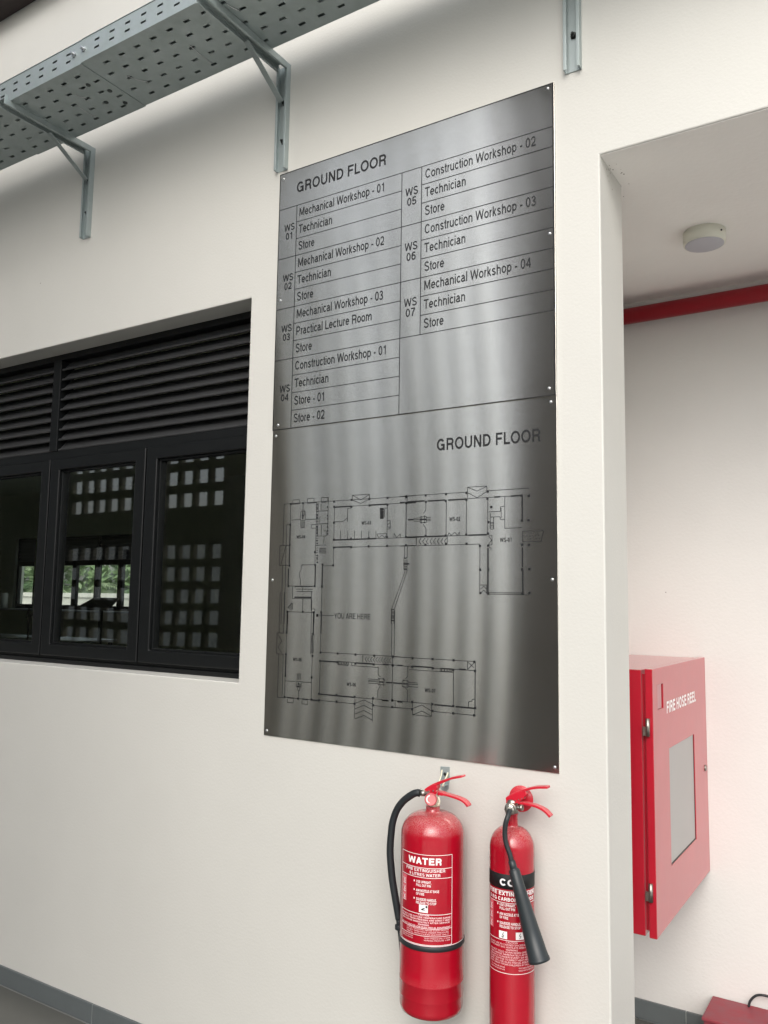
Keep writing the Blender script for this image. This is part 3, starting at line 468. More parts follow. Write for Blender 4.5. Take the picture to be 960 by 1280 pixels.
# grotesque lettering drawn from strokes: each glyph is (advance, [centre lines]) for cap height 1 and half stroke h
def arc(cx, cy, rx, ry, a0, a1, n=9):
    return [(cx + rx * math.cos(math.radians(a0 + (a1 - a0) * i / n)), cy + ry * math.sin(math.radians(a0 + (a1 - a0) * i / n))) for i in range(n + 1)]
def glyph(c, h):
    o = 1 - h; x = .73; xo = x - h; A = arc
    if c == ' ': return .38, []
    if c == '-': return .46, [[(.07, .36), (.39, .36)]]
    if c == ',': return .36, [[(.19, .13), (.17, -.03), (.10, -.14)]]
    if c == 'A': return .93, [[(.02 + h, 0), (.465, 1 - h * .2), (.91 - h, 0)], [(.20, .31), (.73, .31)]]
    if c == 'B': return .93, [[(.10 + h, 0), (.10 + h, 1)], [(.10 + h, o), (.5, o)] + A(.52, (o + .53) / 2, .30 - h, (o - .53) / 2, 90, -90)[1:] + [(.10 + h, .53)], [(.5, .53)] + A(.53, (h + .53) / 2, .33 - h, (.53 - h) / 2, 90, -90) + [(.10 + h, h)]]
    if c == 'C': return 1.0, [A(.51, .5, .43 - h, .5 - h, 38, 322, 20)]
    if c == 'D': return 1.0, [[(.10 + h, 0), (.10 + h, 1)], [(.10 + h, o), (.45, o)] + A(.47, .5, .45 - h, .5 - h, 90, -90, 14)[1:] + [(.10 + h, h)]]
    if c == 'E': return .92, [[(.11 + h, 0), (.11 + h, 1)], [(.11 + h, o), (.84, o)], [(.11 + h, .53), (.79, .53)], [(.11 + h, h), (.86, h)]]
    if c == 'F': return .85, [[(.11 + h, 0), (.11 + h, 1)], [(.11 + h, o), (.80, o)], [(.11 + h, .51), (.72, .51)]]
    if c == 'G': return 1.08, [A(.53, .5, .45 - h, .5 - h, 40, 335, 20) + [(.97 - h, .46)], [(.56, .46), (.97 - h * .1, .46)], [(.97 - h, .50), (.97 - h, 0)]]
    if c == 'H': return 1.0, [[(.10 + h, 0), (.10 + h, 1)], [(.90 - h, 0), (.90 - h, 1)], [(.10 + h, .53), (.90 - h, .53)]]
    if c == 'I': return .39, [[(.195, 0), (.195, 1)]]
    if c == 'J': return .70, [[(.60 - h, 1), (.60 - h, .30)] + A(.32, .30, .28 - h, .30 - h, 0, -180)[1:]]
    if c == 'K': return .93, [[(.10 + h, 0), (.10 + h, 1)], [(.84 - h, 1), (.10 + 2 * h, .36)], [(.36, .60), (.86 - h, 0)]]
    if c == 'L': return .77, [[(.10 + h, 0), (.10 + h, 1)], [(.10 + h, h), (.74, h)]]
    if c == 'M': return 1.16, [[(.10 + h, 0), (.10 + h, 1)], [(1.06 - h, 0), (1.06 - h, 1)], [(.12 + h, 1 - h * .3), (.58, .06 + h), (1.04 - h, 1 - h * .3)]]
    if c == 'N': return 1.0, [[(.10 + h, 0), (.10 + h, 1)], [(.90 - h, 0), (.90 - h, 1)], [(.11 + h, 1 - h * .3), (.89 - h, h * .3)]]
    if c == 'O': return 1.08, [A(.54, .5, .48 - h, .51 - h, 0, 360, 26)]
    if c == 'Q': return 1.08, [A(.54, .5, .48 - h, .51 - h, 0, 360, 26), [(.62, .26), (.98, -.02)]]
    if c == 'P': return .93, [[(.11 + h, 0), (.11 + h, 1)], [(.11 + h, o), (.52, o)] + A(.54, (o + .44) / 2, .33 - h, (o - .44) / 2, 90, -90)[1:] + [(.11 + h, .44)]]
    if c == 'R': return 1.0, [[(.11 + h, 0), (.11 + h, 1)], [(.11 + h, o), (.56, o)] + A(.58, (o + .48) / 2, .32 - h, (o - .48) / 2, 90, -90)[1:] + [(.11 + h, .48)], [(.58, .48)] + A(.60, .26, .27 - h, .20, 80, 0, 5) + [(.87 - h, .10), (.93 - h, 0)]]
    if c == 'S': return .93, [A(.465, .745, .37 - h, .265 - h, 20, 215, 12) + [(.40, .53), (.56, .48)] + A(.475, .27, .39 - h, .28 - h, 38, -165, 13)]
    if c == 'T': return .85, [[(.03, o), (.82, o)], [(.425, 0), (.425, o)]]
    if c == 'U': return 1.0, [[(.10 + h, 1), (.10 + h, .36)] + A(.5, .36, .40 - h, .37 - h, 180, 360, 14)[1:-1] + [(.90 - h, .36), (.90 - h, 1)]]
    if c == 'V': return .93, [[(.02 + h, 1), (.465, h * .4), (.91 - h, 1)]]
    if c == 'W': return 1.31, [[(.02 + h, 1), (.34, h * .4), (.655, 1 - h * .6), (.97, h * .4), (1.29 - h, 1)]]
    if c == 'X': return .93, [[(.04 + h, 0), (.89 - h, 1)], [(.04 + h, 1), (.89 - h, 0)]]
    if c == 'Y': return .93, [[(.02 + h, 1), (.465, .40), (.91 - h, 1)], [(.465, 0), (.465, .44)]]
    if c == 'Z': return .85, [[(.06, o), (.76, o), (.08 + h, h), (.80, h)]]
    if c == 'a': return .77, [A(.36, x - .24, .27 - h, .24 - h, 165, 20, 9) + [(.64 - h, .48), (.64 - h, .14), (.72, h * .8)], A(.345, .22, .30 - h, .225 - h, 60, 325, 13), [(.40, .435), (.64 - h, .46)]]
    if c == 'b': return .77, [[(.08 + h, 0), (.08 + h, 1)], A(.40, x / 2, .32 - h, x / 2 - h, 0, 360, 20)]
    if c == 'c': return .69, [A(.37, x / 2, .32 - h, x / 2 - h, 40, 320, 16)]
    if c == 'd': return .77, [[(.69 - h, 0), (.69 - h, 1)], A(.37, x / 2, .32 - h, x / 2 - h, 0, 360, 20)]
    if c == 'e': return .77, [[(.06 + h, .37), (.71 - h, .37)] + A(.385, x / 2, .33 - h, x / 2 - h, 2, 322, 18)]
    if c == 'h': return .77, [[(.09 + h, 0), (.09 + h, 1)], [(.09 + h, .42)] + A(.39, .44, .30 - h, x - .44 - h, 170, 0, 9) + [(.69 - h, 0)]]
    if c == 'n': return .77, [[(.09 + h, 0), (.09 + h, x)], [(.09 + h, .42)] + A(.39, .44, .30 - h, x - .44 - h, 170, 0, 9) + [(.69 - h, 0)]]
    if c == 'm': return 1.16, [[(.09 + h, 0), (.09 + h, x)], [(.09 + h, .44)] + A(.35, .46, .255 - h, x - .46 - h, 170, 0, 8) + [(.605 - h, 0)], [(.605 - h, .44)] + A(.84, .46, .25 - h, x - .46 - h, 170, 0, 8) + [(1.09 - h, 0)]]
    if c == 'i': return .31, [[(.155, 0), (.155, x)], [(.155, .87), (.155, 1)]]
    if c == 'l': return .31, [[(.155, 0), (.155, 1)]]
    if c == 'k': return .69, [[(.09 + h, 0), (.09 + h, 1)], [(.60 - h, x), (.09 + 2 * h, .27)], [(.28, .42), (.66 - h, 0)]]
    if c == 'o': return .77, [A(.385, x / 2, .34 - h, x / 2 - h, 0, 360, 22)]
    if c == 'p': return .77, [[(.08 + h, -.27), (.08 + h, x)], A(.39, x / 2, .32 - h, x / 2 - h, 0, 360, 20)]
    if c == 'r': return .46, [[(.09 + h, 0), (.09 + h, x)], [(.09 + h, .40)] + A(.38, .40, .29 - h, xo - .40, 165, 85, 6)]
    if c == 's': return .69, [A(.345, .54, .265 - h, .19 - h, 15, 215, 9) + [(.30, .39), (.42, .35)] + A(.35, .20, .28 - h, .20 - h, 40, -165, 10)]
    if c == 't': return .39, [[(.20, .94), (.20, .16), (.25, h), (.36, h * .9)], [(.03, xo), (.36, xo)]]
    if c == 'u': return .77, [[(.69 - h, 0), (.69 - h, x)], [(.09 + h, x), (.09 + h, .28)] + A(.38, .28, .29 - h, .28 - h, 180, 350, 9)]
    if c == '0': return .77, [A(.385, .5, .325 - h, .5 - h, 0, 360, 24)]
    if c == '1': return .77, [[(.46, 0), (.46, 1 - h * .2)], [(.46, .95), (.40, .82), (.18, .76)]]
    if c == '2': return .77, [A(.385, .70, .32 - h, .30 - h, 170, -20, 11) + [(.56, .42), (.16, .17), (.09 + h, h), (.72, h)]]
    if c == '3': return .77, [A(.375, .745, .29 - h, .255 - h, 165, -80, 11) + [(.30, .52)], [(.36, .52)] + A(.375, .27, .33 - h, .275 - h, 80, -165, 12)]
    if c == '4': return .77, [[(.56, 0), (.56, 1 - h * .5), (.09, .28), (.73, .28)]]
    if c == '5': return .77, [[(.66, o), (.21, o), (.155, .48)] + A(.37, .32, .34 - h, .325 - h, 125, -165, 13)]
    if c == '6': return .77, [A(.385, .33, .325 - h, .335 - h, 180, 540, 20), A(.43, .50, .37 - h, .5 - h, 180, 50, 9)]
    if c == '7': return .77, [[(.08, o), (.68, o), (.42, .52), (.30, 0)]]
    if c == '8': return .77, [A(.385, .75, .28 - h, .255 - h, 0, 360, 18), A(.385, .275, .325 - h, .28 - h, 0, 360, 20)]
    if c == '9': return .77, [A(.385, .67, .325 - h, .335 - h, 0, 360, 20), A(.34, .50, .37 - h, .5 - h, 0, -130, 9)]
    return .77, []
def split_sharp(P):
    out = [[P[0]]]
    for i in range(1, len(P)):
        out[-1].append(P[i])
        if i < len(P) - 1:
            a = (P[i][0] - P[i - 1][0], P[i][1] - P[i - 1][1]); b = (P[i + 1][0] - P[i][0], P[i + 1][1] - P[i][1])
            la, lb = math.hypot(*a) or 1, math.hypot(*b) or 1
            if (a[0] * b[0] + a[1] * b[1]) / la / lb < -.3: out.append([P[i]])
    return out
def text(mb, s, x, z, cap, width=None, xs=1.0, bold=0.0, align='l', place=None):
    """writes a line of text: baseline at (x, z), capital height cap; bold is the half stroke at cap height 1"""
    h = bold or .062; adv = 0; G = []
    for c in s:
        a, L = glyph(c, h); G.append((adv, L)); adv += a
    k = width / (adv - .16) if width else cap * xs
    w = (adv - .16) * k; ox = x - (w / 2 if align == 'c' else w if align == 'r' else 0) - .08 * k
    for a, L in G:
        for q, P in enumerate([R for P_ in L for R in split_sharp(P_)]):
            n = len(P); closed = n > 3 and math.dist(P[0], P[-1]) < 1e-6
            if closed: P = P[:-1]; n -= 1
            vs = []
            for i in range(n):
                p = P[i]; a0 = P[i - 1] if (i or closed) else None; a1 = P[(i + 1) % n] if (i < n - 1 or closed) else None
                def un(u, v):
                    dx, dy = v[0] - u[0], v[1] - u[1]; l = math.hypot(dx, dy) or 1; return (-dy / l, dx / l)
                n0 = un(a0, p) if a0 else un(p, a1); n1 = un(p, a1) if a1 else n0
                mx, my = n0[0] + n1[0], n0[1] + n1[1]; l2 = mx * mx + my * my; f = min(2 / l2, 2.2) if l2 > 1e-6 else 1
                for sg in (1, -1): vs.append(place(ox + (a + p[0] + sg * mx * f * h) * k, z + (p[1] + sg * my * f * h) * cap, q * .00002))
            m = n if closed else n - 1
            mb.add(vs, [(2 * i, 2 * i + 1, (2 * i + 3) % (2 * n), (2 * i + 2) % (2 * n)) for i in range(m)])
    return w
def strip(mb, x0, z0, x1, z1, w, place, seg=1):
    """a printed line of width w from one point to another"""
    dx, dz = x1 - x0, z1 - z0; L = math.hypot(dx, dz) or 1; nx, nz = -dz / L * w / 2, dx / L * w / 2
    vs = []
    for i in range(seg + 1):
        t = i / seg; vs += [place(x0 + dx * t + nx, z0 + dz * t + nz), place(x0 + dx * t - nx, z0 + dz * t - nz)]
    mb.add(vs, [(2 * i, 2 * i + 1, 2 * i + 3, 2 * i + 2) for i in range(seg)])
def rect(mb, x0, z0, x1, z1, place, seg=1):
    strip(mb, x0, (z0 + z1) / 2, x1, (z0 + z1) / 2, abs(z1 - z0), place, seg)

onU = lambda x, z, d=0: (x, -.0069 - d, z)
onL = lambda x, z, d=0: (x, -.0044 - d, z)
# upper plate: heading, table, entries
m = MB(); text(m, 'GROUND FLOOR', -1.7105, 2.9115, .0375, width=.3615, bold=.088, place=onU); make('heading', m, BLACKINK, up, kind='stuff')
RZ = lambda k: 2.8664 - .0595 * k
XA, XB, XC = -1.708, -1.2885, -1.217; lw_ = .0022
m = MB()
strip(m, PX0 + .002, RZ(0), PX1 - .004, RZ(0), lw_, onU)
for k in range(1, 13):
    strip(m, (PX0 + .002) if k in (3, 6, 9) else XA, RZ(k), XB, RZ(k), lw_, lambda x, z: (x, -.0069, z))
for k in range(1, 10):
    strip(m, XB if k in (3, 6, 9) else XC, RZ(k), PX1 - .004, RZ(k), lw_, lambda x, z: (x, -.0071, z))
up2 = lambda x, z: (x, -.0070, z)
strip(m, XA, RZ(0), XA, 2.0935, lw_, up2); strip(m, XB, RZ(0), XB, 2.0935, lw_, up2); strip(m, XC, RZ(0), XC, RZ(9), lw_, up2)
edge = lambda x, z: (x, -.0072, z)
strip(m, PX0 + .0015, 2.0925, PX1 - .0015, 2.0925, .0026, edge); strip(m, PX0 + .0015, 2.0925, PX0 + .0015, 2.997, .0022, edge)
strip(m, PX1 - .004, 2.0925, PX1 - .004, 2.997, .0045, edge); strip(m, PX0 + .0015, 2.9965, PX1 - .0015, 2.9965, .0028, edge)
make('table_lines', m, BLACKINK, up, kind='stuff')
m = MB()
left = [('Mechanical Workshop - 01', 'Technician', 'Store'), ('Mechanical Workshop - 02', 'Technician', 'Store'),
        ('Mechanical Workshop - 03', 'Practical Lecture Room', 'Store'), ('Construction Workshop - 01', 'Technician', 'Store - 01', 'Store - 02')]
right = [('Construction Workshop - 02', 'Technician', 'Store'), ('Construction Workshop - 03', 'Technician', 'Store'), ('Mechanical Workshop - 04', 'Technician', 'Store')]
XS = .344 / (sum(glyph(c, .07)[0] for c in 'Mechanical Workshop - 01') - .16) / .0300
k = 0
for g, rows in enumerate(left):
    k0 = k
    for s in rows:
        text(m, s, -1.6965, RZ(k + 1) + .0168, .0300, xs=XS, bold=.074, place=onU); k += 1
    zc_ = (RZ(k0) + RZ(k)) / 2
    text(m, 'WS', -1.738, zc_ + .006, .0245, width=.043, bold=.080, align='c', place=onU); text(m, '%02d' % (g + 1), -1.738, zc_ - .0245, .0245, width=.030, bold=.080, align='c', place=onU)
for g, rows in enumerate(right):
    for q, s in enumerate(rows): text(m, s, -1.204, RZ(g * 3 + q + 1) + .0175, .0300, xs=XS, bold=.074, place=onU)
    zc_ = (RZ(g * 3) + RZ(g * 3 + 3)) / 2
    text(m, 'WS', -1.252, zc_ + .006, .0265, width=.044, bold=.080, align='c', place=onU); text(m, '%02d' % (g + 5), -1.252, zc_ - .0265, .0265, width=.032, bold=.080, align='c', place=onU)
make('lettering', m, BLACKINK, up, kind='stuff')
# lower plate: heading and plan
m = MB(); text(m, 'GROUND FLOOR', -1.1565, 1.969, .0355, width=.322, bold=.088, place=onL); make('heading', m, BLACKINK, lo, kind='stuff')
m = MB()
for x0, z0, x1, z1, w in PLAN_LINES:
    strip(m, PX0 + x0 / 1000, 1.09 + z0 / 1000, PX0 + x1 / 1000, 1.09 + z1 / 1000, .0018 if w == 1 else .0044, (lambda x, z: (x, -.00425, z)) if w == 1 else (lambda x, z: (x, -.0044, z)))
make('plan_drawing', m, BLACKINK, lo, kind='stuff')
m = MB()
for x, z in PLAN_COLUMNS: rect(m, PX0 + x / 1000 - .0034, 1.09 + z / 1000 - .0034, PX0 + x / 1000 + .0034, 1.09 + z / 1000 + .0034, lambda a, b: (a, -.00455, b))
make('plan_columns', m, BLACKINK, lo, kind='stuff')
m = MB()
for s, x, z, w, c in (('WS-03', 368, 670, 34, 11), ('WS-04', 114, 634, 34, 11), ('WS-05', 113, 242, 34, 11), ('WS-06', 324, 178, 33, 11), ('WS-07', 598, 179, 34, 11), ('WS-02', 674, 669, 34, 12), ('WS-01', 833, 605, 35, 12), ('YOU ARE HERE', 272, 381, 134, 17)):
    text(m, s, PX0 + x / 1000, 1.09 + z / 1000, c / 1000, width=w / 1000, bold=.10 if c < 13 else .070, place=onL)
make('plan_lettering', m, BLACKINK, lo, kind='stuff')
def screws(t, y, pts):
    src = None
    for x, z in pts:
        if src is None:
            src = make('screw', MB().lathe([(.0046, 0), (.0044, .0012), (.0030, .0026), (.0012, .0031)], (x, y, z), (0, -1, 0), 14), SCREW, t); p0 = (x, z)
        else: put_copy(src, 'screw', (x - p0[0], 0, z - p0[1]), t)
screws(up, -.0064, [(-1.771, 2.978), (-.8064, 2.985), (-1.7693, 2.5415), (-1.7635, 2.1085), (-.8033, 2.5532), (-.8074, 2.1123)])
screws(lo, -.0039, [(-1.7728, 2.0725), (-.8041, 2.0745), (-1.7697, 1.5906), (-.8029, 1.5912), (-1.7745, 1.1052), (-.7997, 1.1042)])

# ------------------------------------------------------------------ cable tray on brackets
ZT = 3.4018; TY0, TY1 = -.3945, -.100
def tray(xa, xb, dz, dy, label):
    t = thing('cable_tray', ((xa + xb) / 2, -.25, ZT), label, 'cable tray', 'lengths of the galvanised cable tray')
    ys = [TY0 + dy]; 
    for c in (-.350, -.2985, -.247, -.195, -.1435): ys += [c - .0052, c + .0052]
    ys.append(TY1 + dy)
    P = .0788; xs = [xa]; kind = [None]
    k0 = math.ceil((xa + .012 - (-1.8335)) / (P / 2)); k = k0
    while -1.8335 + k * P / 2 + .012 < xb:
        c = -1.8335 + k * P / 2; xs += [c - .0128, c + .0128]; kind += [k % 2, None]; k += 1
    xs.append(xb)
    # row 0,2,4 from the front on even centres, rows 1,3 on odd ones
    make('tray_bottom', slab(xs, ys, lambda i, j: kind[i] is not None and j % 2 == 1 and ((j - 1) // 2) % 2 == kind[i], ZT + dz, ZT + dz + .0016, 'z'), GALV, t)
    ks = [q for q in range(len(xs) - 1) if kind[q] == 0]
    zs = [ZT + dz + .0017, ZT + .0265, ZT + .0345, ZT + .0555, ZT + .0635, ZT + .083]
    make('front_flange', slab(xs, zs, lambda i, j: i in ks and j in (1, 3), TY0 + dy, TY0 + dy + .0016, 'y'), GALV, t)
    make('flange_lip', MB().box(xa, xb, TY0 + dy, TY0 + dy + .012, ZT + .0831, ZT + .087), GALV, t)
    make('shade_lid', MB().box(xa, xb, TY0 + dy - .002, TY1 + dy + .002, ZT + .0875, ZT + .089), GALV, t)  # unseen cover, added to block light so the slots look dark
    make('rear_flange', MB().box(xa, xb, TY1 + dy - .0016, TY1 + dy, ZT + dz + .0017, ZT + .085), GALV, t)
    return t
t1 = tray(-5.2, -3.06, 0, 0, 'perforated galvanised cable tray length at the far left edge')
t2 = tray(-3.06, -2.39, -.0022, .0022, 'short stained length of perforated cable tray beside the left bracket')
t3 = tray(-2.39, 1.2, 0, 0, 'long length of perforated galvanised cable tray above the directory sign')
for tr, wires in ((t3, (((-1.9896, -.2608), (-1.9907, -.1484)), ((-2.3072, -.2616), (-2.2663, -.1937)), ((-1.7442, -.3419), (-1.7292, -.2953)))),
                  (t2, (((-2.5634, -.2891), (-2.5428, -.2478)), ((-2.6141, -.2436), (-2.6172, -.1411))))):
    for (x0, y0), (x1, y1) in wires:
        make('tie_wire', MB().tube([(x0, y0, ZT - .001), ((x0 + x1) / 2, (y0 + y1) / 2, ZT - .0045), (x1, y1, ZT - .001)], .0012, 5, 3), SCREW, tr)
for x, y in ((-2.44, -.155), (-2.47, -.30), (-2.43, -.235), (-2.50, -.195)): make('rivet', MB().cyl((x, y, ZT - .0023), (x, y, ZT - .0040), .009, 12), GALVD, t2)
for x in (-2.43, -2.375):
    make('bolt', MB().lathe([(.010, 0), (.010, .006), (.005, .0062), (.005, .016)], (x, TY0 + .001, ZT + .046), (0, -1, 0), 6, smooth=False), SCREW, t2)

def bracket(xc, label):
    b = thing('wall_bracket', (xc, 0, 3.012), label, 'bracket', 'galvanised brackets under the cable tray')
    z0, z1 = 3.0115, ZT - .001; w = .0235; t = .0025
    # upright: web on the wall, two flanges with inturned lips
    m = MB().prism([(xc - w, -.0004), (xc + w, -.0004), (xc + w, -.0225), (xc + w - .009, -.0225), (xc + w - .009, -.020), (xc + w - t, -.020), (xc + w - t, -.003), (xc - w + t, -.003), (xc - w + t, -.020), (xc - w + .009, -.020), (xc - w + .009, -.0225), (xc - w, -.0225)], 'z', z0, z1 - .0005)
    make('upright', m, GALV, b, bevel=.0008)
    ya, yb = -.415, -.0005
    m = MB().prism([(xc - w + .0001, z1), (xc + w - .0001, z1), (xc + w - .0001, z1 - .024), (xc + w - .009, z1 - .024), (xc + w - .009, z1 - .0215), (xc + w - t, z1 - .0215), (xc + w - t, z1 - .0028), (xc - w + t, z1 - .0028), (xc - w + t, z1 - .0215), (xc - w + .009, z1 - .0215), (xc - w + .009, z1 - .024), (xc - w + .0001, z1 - .024)], 'y', -.0232, ya)
    make('arm', m, GALV, b, bevel=.0008)
    make('end_clip', MB().box(xc + w - .002, xc + w, ya + .0005, ya + .014, z1 - .0235, z1 + .014), GALV, b, bevel=.001)
    # diagonal brace: narrow folded strip
    p, q = Vector((xc, -.205, z1 - .026)), Vector((xc, -.020, z1 - .140)); d = (q - p).normalized(); n_ = Vector((0, d.z, -d.y)); h = .0105
    m = MB(); vs = []
    for e in (p, q):
        for sx, sn in ((-h, 0), (-h, .004), (h, .004), (h, 0)): vs.append(e + Vector((sx, 0, 0)) + n_ * sn)
    m.add(vs, [(0, 1, 2, 3), (7, 6, 5, 4), (0, 4, 5, 1), (1, 5, 6, 2), (2, 6, 7, 3), (3, 7, 4, 0)])
    make('brace', m, GALV, b, bevel=.0006)
    for zz in (3.118, 3.262):
        m = MB().lathe([(.0105, 0), (.0105, .002), (.0075, .0022), (.0075, .009), (.004, .0095), (.004, .016)], (xc + .002, -.0031, zz), (0, -1, 0), 6, smooth=False)
        make('anchor_bolt', m, STEELD, b)
    return b
bracket(-1.7810, 'galvanised bracket whose foot touches the top left corner of the sign')
bracket(-2.8300, 'galvanised bracket over the window, leftmost of the three')
bracket(-.7310, 'galvanised bracket right of the sign, cut off by the top of the photo')

# ------------------------------------------------------------------ hose reel cabinet
cab = thing('hose_reel_cabinet', (-.80, .79, .573), 'dusty red fire hose reel cabinet in the passage', 'cabinet')
make('body', MB().box(-.9445, -.6905, .424, 1.1610, .574, 1.3345), REDCAB, cab, bevel=.002)
make('inner_rim', MB().box(-.6904, -.6781, .436, 1.1550, .588, 1.322), REDCAB, cab)
dy = [.4187, .4765, .5425, .6040, .9545, 1.1630]; dz = [.5735, .7305, 1.083, 1.2135, 1.2875, 1.3380]
door = make('door', slab(dy, dz, lambda i, j: (i == 1 and j == 3) or (i == 3 and j == 1), -.6780, -.6560, 'x'), REDCAB, cab, bevel=.0015)
make('inspection_pane', MB().box(-.6640, -.6590, .600, .9475, .7365, 1.086), GREYPANE, door)
make('slot_back', MB().box(-.6775, -.6720, .470, .548, 1.208, 1.293), BLACKM, door)
make('recess_shade_strip', MB().box(-.6670, -.6585, .9476, .958, .727, 1.086).box(-.6670, -.6585, .600, .9475, .727, .7364), BLACKM, door)  # black strips standing for shade along the pane's recess edges
make('break_slot', MB().box(-.6640, -.6575, .474, .526, 1.2165, 1.290), mat('slot_dust', rgb('#b98a8c'), .6), door)
m = MB(); text(m, 'FIRE HOSE REEL', .5815, 1.1925, .0365, width=.41, bold=.105, place=lambda a, b, d=0: (-.6556 + d, a, b)); make('lettering', m, WHITEP, door, kind='stuff')
make('lock', MB().lathe([(.011, 0), (.011, .004), (.007, .006), (.003, .0065)], (-.656, 1.1158, .9434), (1, 0, 0), 16), CHROME, door)
for z in (.7013, 1.1688):
    m = MB().cyl((-.6700, .4125, z - .0255), (-.6700, .4125, z + .0255), .0062, 12).box(-.6858, -.6755, .4155, .4238, z - .0253, z)
    make('hinge', m, CHROME, cab)

# red pipe under the soffit and round lamp
p = thing('red_pipe', (1, 1.11, 2.676), 'red water pipe running under the passage ceiling along the back wall', 'pipe')
make('pipe', MB().cyl((-.9445, 1.11, 2.676), (3.1, 1.11, 2.676), .0315, 28), REDPIPE, p)
lamp = thing('ceiling_lamp', (-.517, .635, zc), 'round white surface lamp on the passage ceiling', 'lamp')
make('housing', MB().lathe([(.0655, 0), (.0655, -.040), (.0635, -.0425), (.0600, -.0425)], (-.517, .635, zc - .0010), (0, 0, 1), 48), LAMPW, lamp)
make('diffuser', MB().lathe([(.0598, -.0422), (.0598, -.0440), (.0560, -.0455), (.002, -.0462)], (-.517, .635, zc - .0010), (0, 0, 1), 48), LAMPD, lamp)
for a in (-.5, 2.7):
    make('housing_screw', MB().cyl((-.517 + .0648 * math.cos(a), .635 + .0648 * math.sin(a), zc - .02), (-.517 + .068 * math.cos(a), .635 + .068 * math.sin(a), zc - .02), .003, 8), STEELD, lamp)

# red metal box on the passage floor, with a cable
rb = thing('metal_box', (-.45, 1.05, 0), 'worn dark red metal box on the floor against the passage back wall', 'box')
make('box_body', MB().box(-.652, -.22, .975, 1.140, .001, .140), REDBOX, rb, bevel=.002)
make('box_lid', MB().prism([(.9640, .1405), (1.1505, .1405), (1.1505, .1500), (.9640, .1500)], 'x', -.6560, -.216), REDBOX, rb, bevel=.0018)
m = MB().tube([(-.535, 1.135, .150), (-.530, 1.136, .170), (-.510, 1.138, .192), (-.480, 1.140, .198), (-.44, 1.142, .190), (-.40, 1.143, .165), (-.385, 1.143, .1505)], .0042, 10)
tag(make('cable', m, RUBBER, origin=(-.46, 1.14, .15)), 'short grey cable looping up from the red metal box', 'cable')

# ------------------------------------------------------------------ extinguishers
def cylmap(cx, cy, r, phi0=0.0):
    def f(s, z, d=0):   # s: arc length from the centre of the label
        a = phi0 + s / r; return (cx + (r + d) * math.sin(a), cy - (r + d) * math.cos(a), z)
    return f
def plate_path(mb, pts, y, w, th):
    """lever bent from strip: centre line in the x z plane, strip w deep in y, th thick"""
    P = smooth_path([(a, 0, b) for a, b in pts], 5); vs = []; n = len(P)
    for i, p in enumerate(P):
        d = (Vector(P[min(i + 1, n - 1)]) - Vector(P[max(i - 1, 0)])).normalized(); nn = Vector((-d.z, 0, d.x)); t = i / (n - 1)
        ww = w * (1.0 if t < .35 else 1.15 - .5 * abs(t - .8)); h = th(t) if callable(th) else th
        for sy, sn in ((-1, -1), (1, -1), (1, 1), (-1, 1)): vs.append((p[0] + nn.x * h / 2 * sn, y + sy * ww / 2, p[2] + nn.z * h / 2 * sn))
    fs = [(4 * i + k, 4 * i + (k + 1) % 4, 4 * i + 4 + (k + 1) % 4, 4 * i + 4 + k) for i in range(n - 1) for k in range(4)] + [(3, 2, 1, 0), (4 * n - 4, 4 * n - 3, 4 * n - 2, 4 * n - 1)]
    mb.add(vs, fs)

# water
wx, wy, wr = -1.1065, -.1000, .0843
we = thing('fire_extinguisher', (wx, wy, .47), 'larger red WATER fire extinguisher hanging below the sign with its black hose at the left', 'extinguisher', 'fire extinguishers hung on the wall')
prof = [(.060, .4700), (.072, .4710), (.0795, .4760), (.0822, .4840), (.0832, .4900), (.0832, .5130), (wr - .0003, .5150), (wr, .5170), (wr, .5510), (wr + .0006, .5522), (wr + .0006, .5540), (wr, .5552)]
prof += [(wr, .60), (wr, .80), (wr, .9120)]
for a in range(1, 10):
    th = a * math.pi / 2 / 9; prof.append((.022 + (wr - .022) * math.cos(th) ** .85 if a < 9 else .022, .9120 + .0560 * math.sin(th)))
prof += [(.0185, .972), (.0185, .984)]
make('cylinder', MB().lathe([(r, h) for r, h in prof], (wx, wy, 0), (0, 0, 1), 72), REDCYL, we)
make('black_band', MB().lathe([(wr + .0003, .6415), (wr + .0022, .6428), (wr + .0022, .6535), (wr + .0004, .6548)], (wx, wy, 0), (0, 0, 1), 72, caps=False), RUBBER, we)
P0 = math.radians(14); cm = cylmap(wx, wy, wr + .00045, P0); hw = math.radians(52) * wr; DG = math.radians(1) * wr
m = MB()
ln = lambda z, a=-hw, b=hw, w=.0013: strip(m, a, z, b, z, w, cm, 24)
ln(.8790); ln(.8465); ln(.8225); ln(.7330); ln(.6985, w=.0010); ln(.6800, w=.0010); ln(.6585)
for s in (-hw, hw): strip(m, s, .8790, s, .6585, .0013, cm, 1)
strip(m, -math.pi * wr, .6562, math.pi * wr * .999, .6562, .0014, cm, 72)
make('label_border', m, WHITEP, we, kind='stuff')
m = MB()
text(m, 'WATER', 0, .8548, .0170, width=.0925, bold=.115, align='c', place=cm)
text(m, 'FIRE EXTINGUISHER', 0, .8365, .0078, width=.1120, bold=.085, align='c', place=cm)
text(m, '9 LITRES WATER', 0, .8258, .0072, width=.0860, bold=.085, align='c', place=cm)
for i, (a, b) in enumerate((('USE UPRIGHT,', 'PULL OUT PIN'), ('AIM NOZZLE AT BASE', 'OF FIRE'), ('SQUEEZE HANDLE,', 'RELEASE TO STOP'))):
    z = .8085 - i * .0215
    rect(m, -.0285, z + .0015, -.0255, z + .0055, cm); text(m, a, -.021, z, .0062, xs=.68, bold=.095, place=cm); text(m, b, -.021, z - .0085, .0062, xs=.68, bold=.095, place=cm)
make('label_text', m, WHITEP, we, kind='stuff')
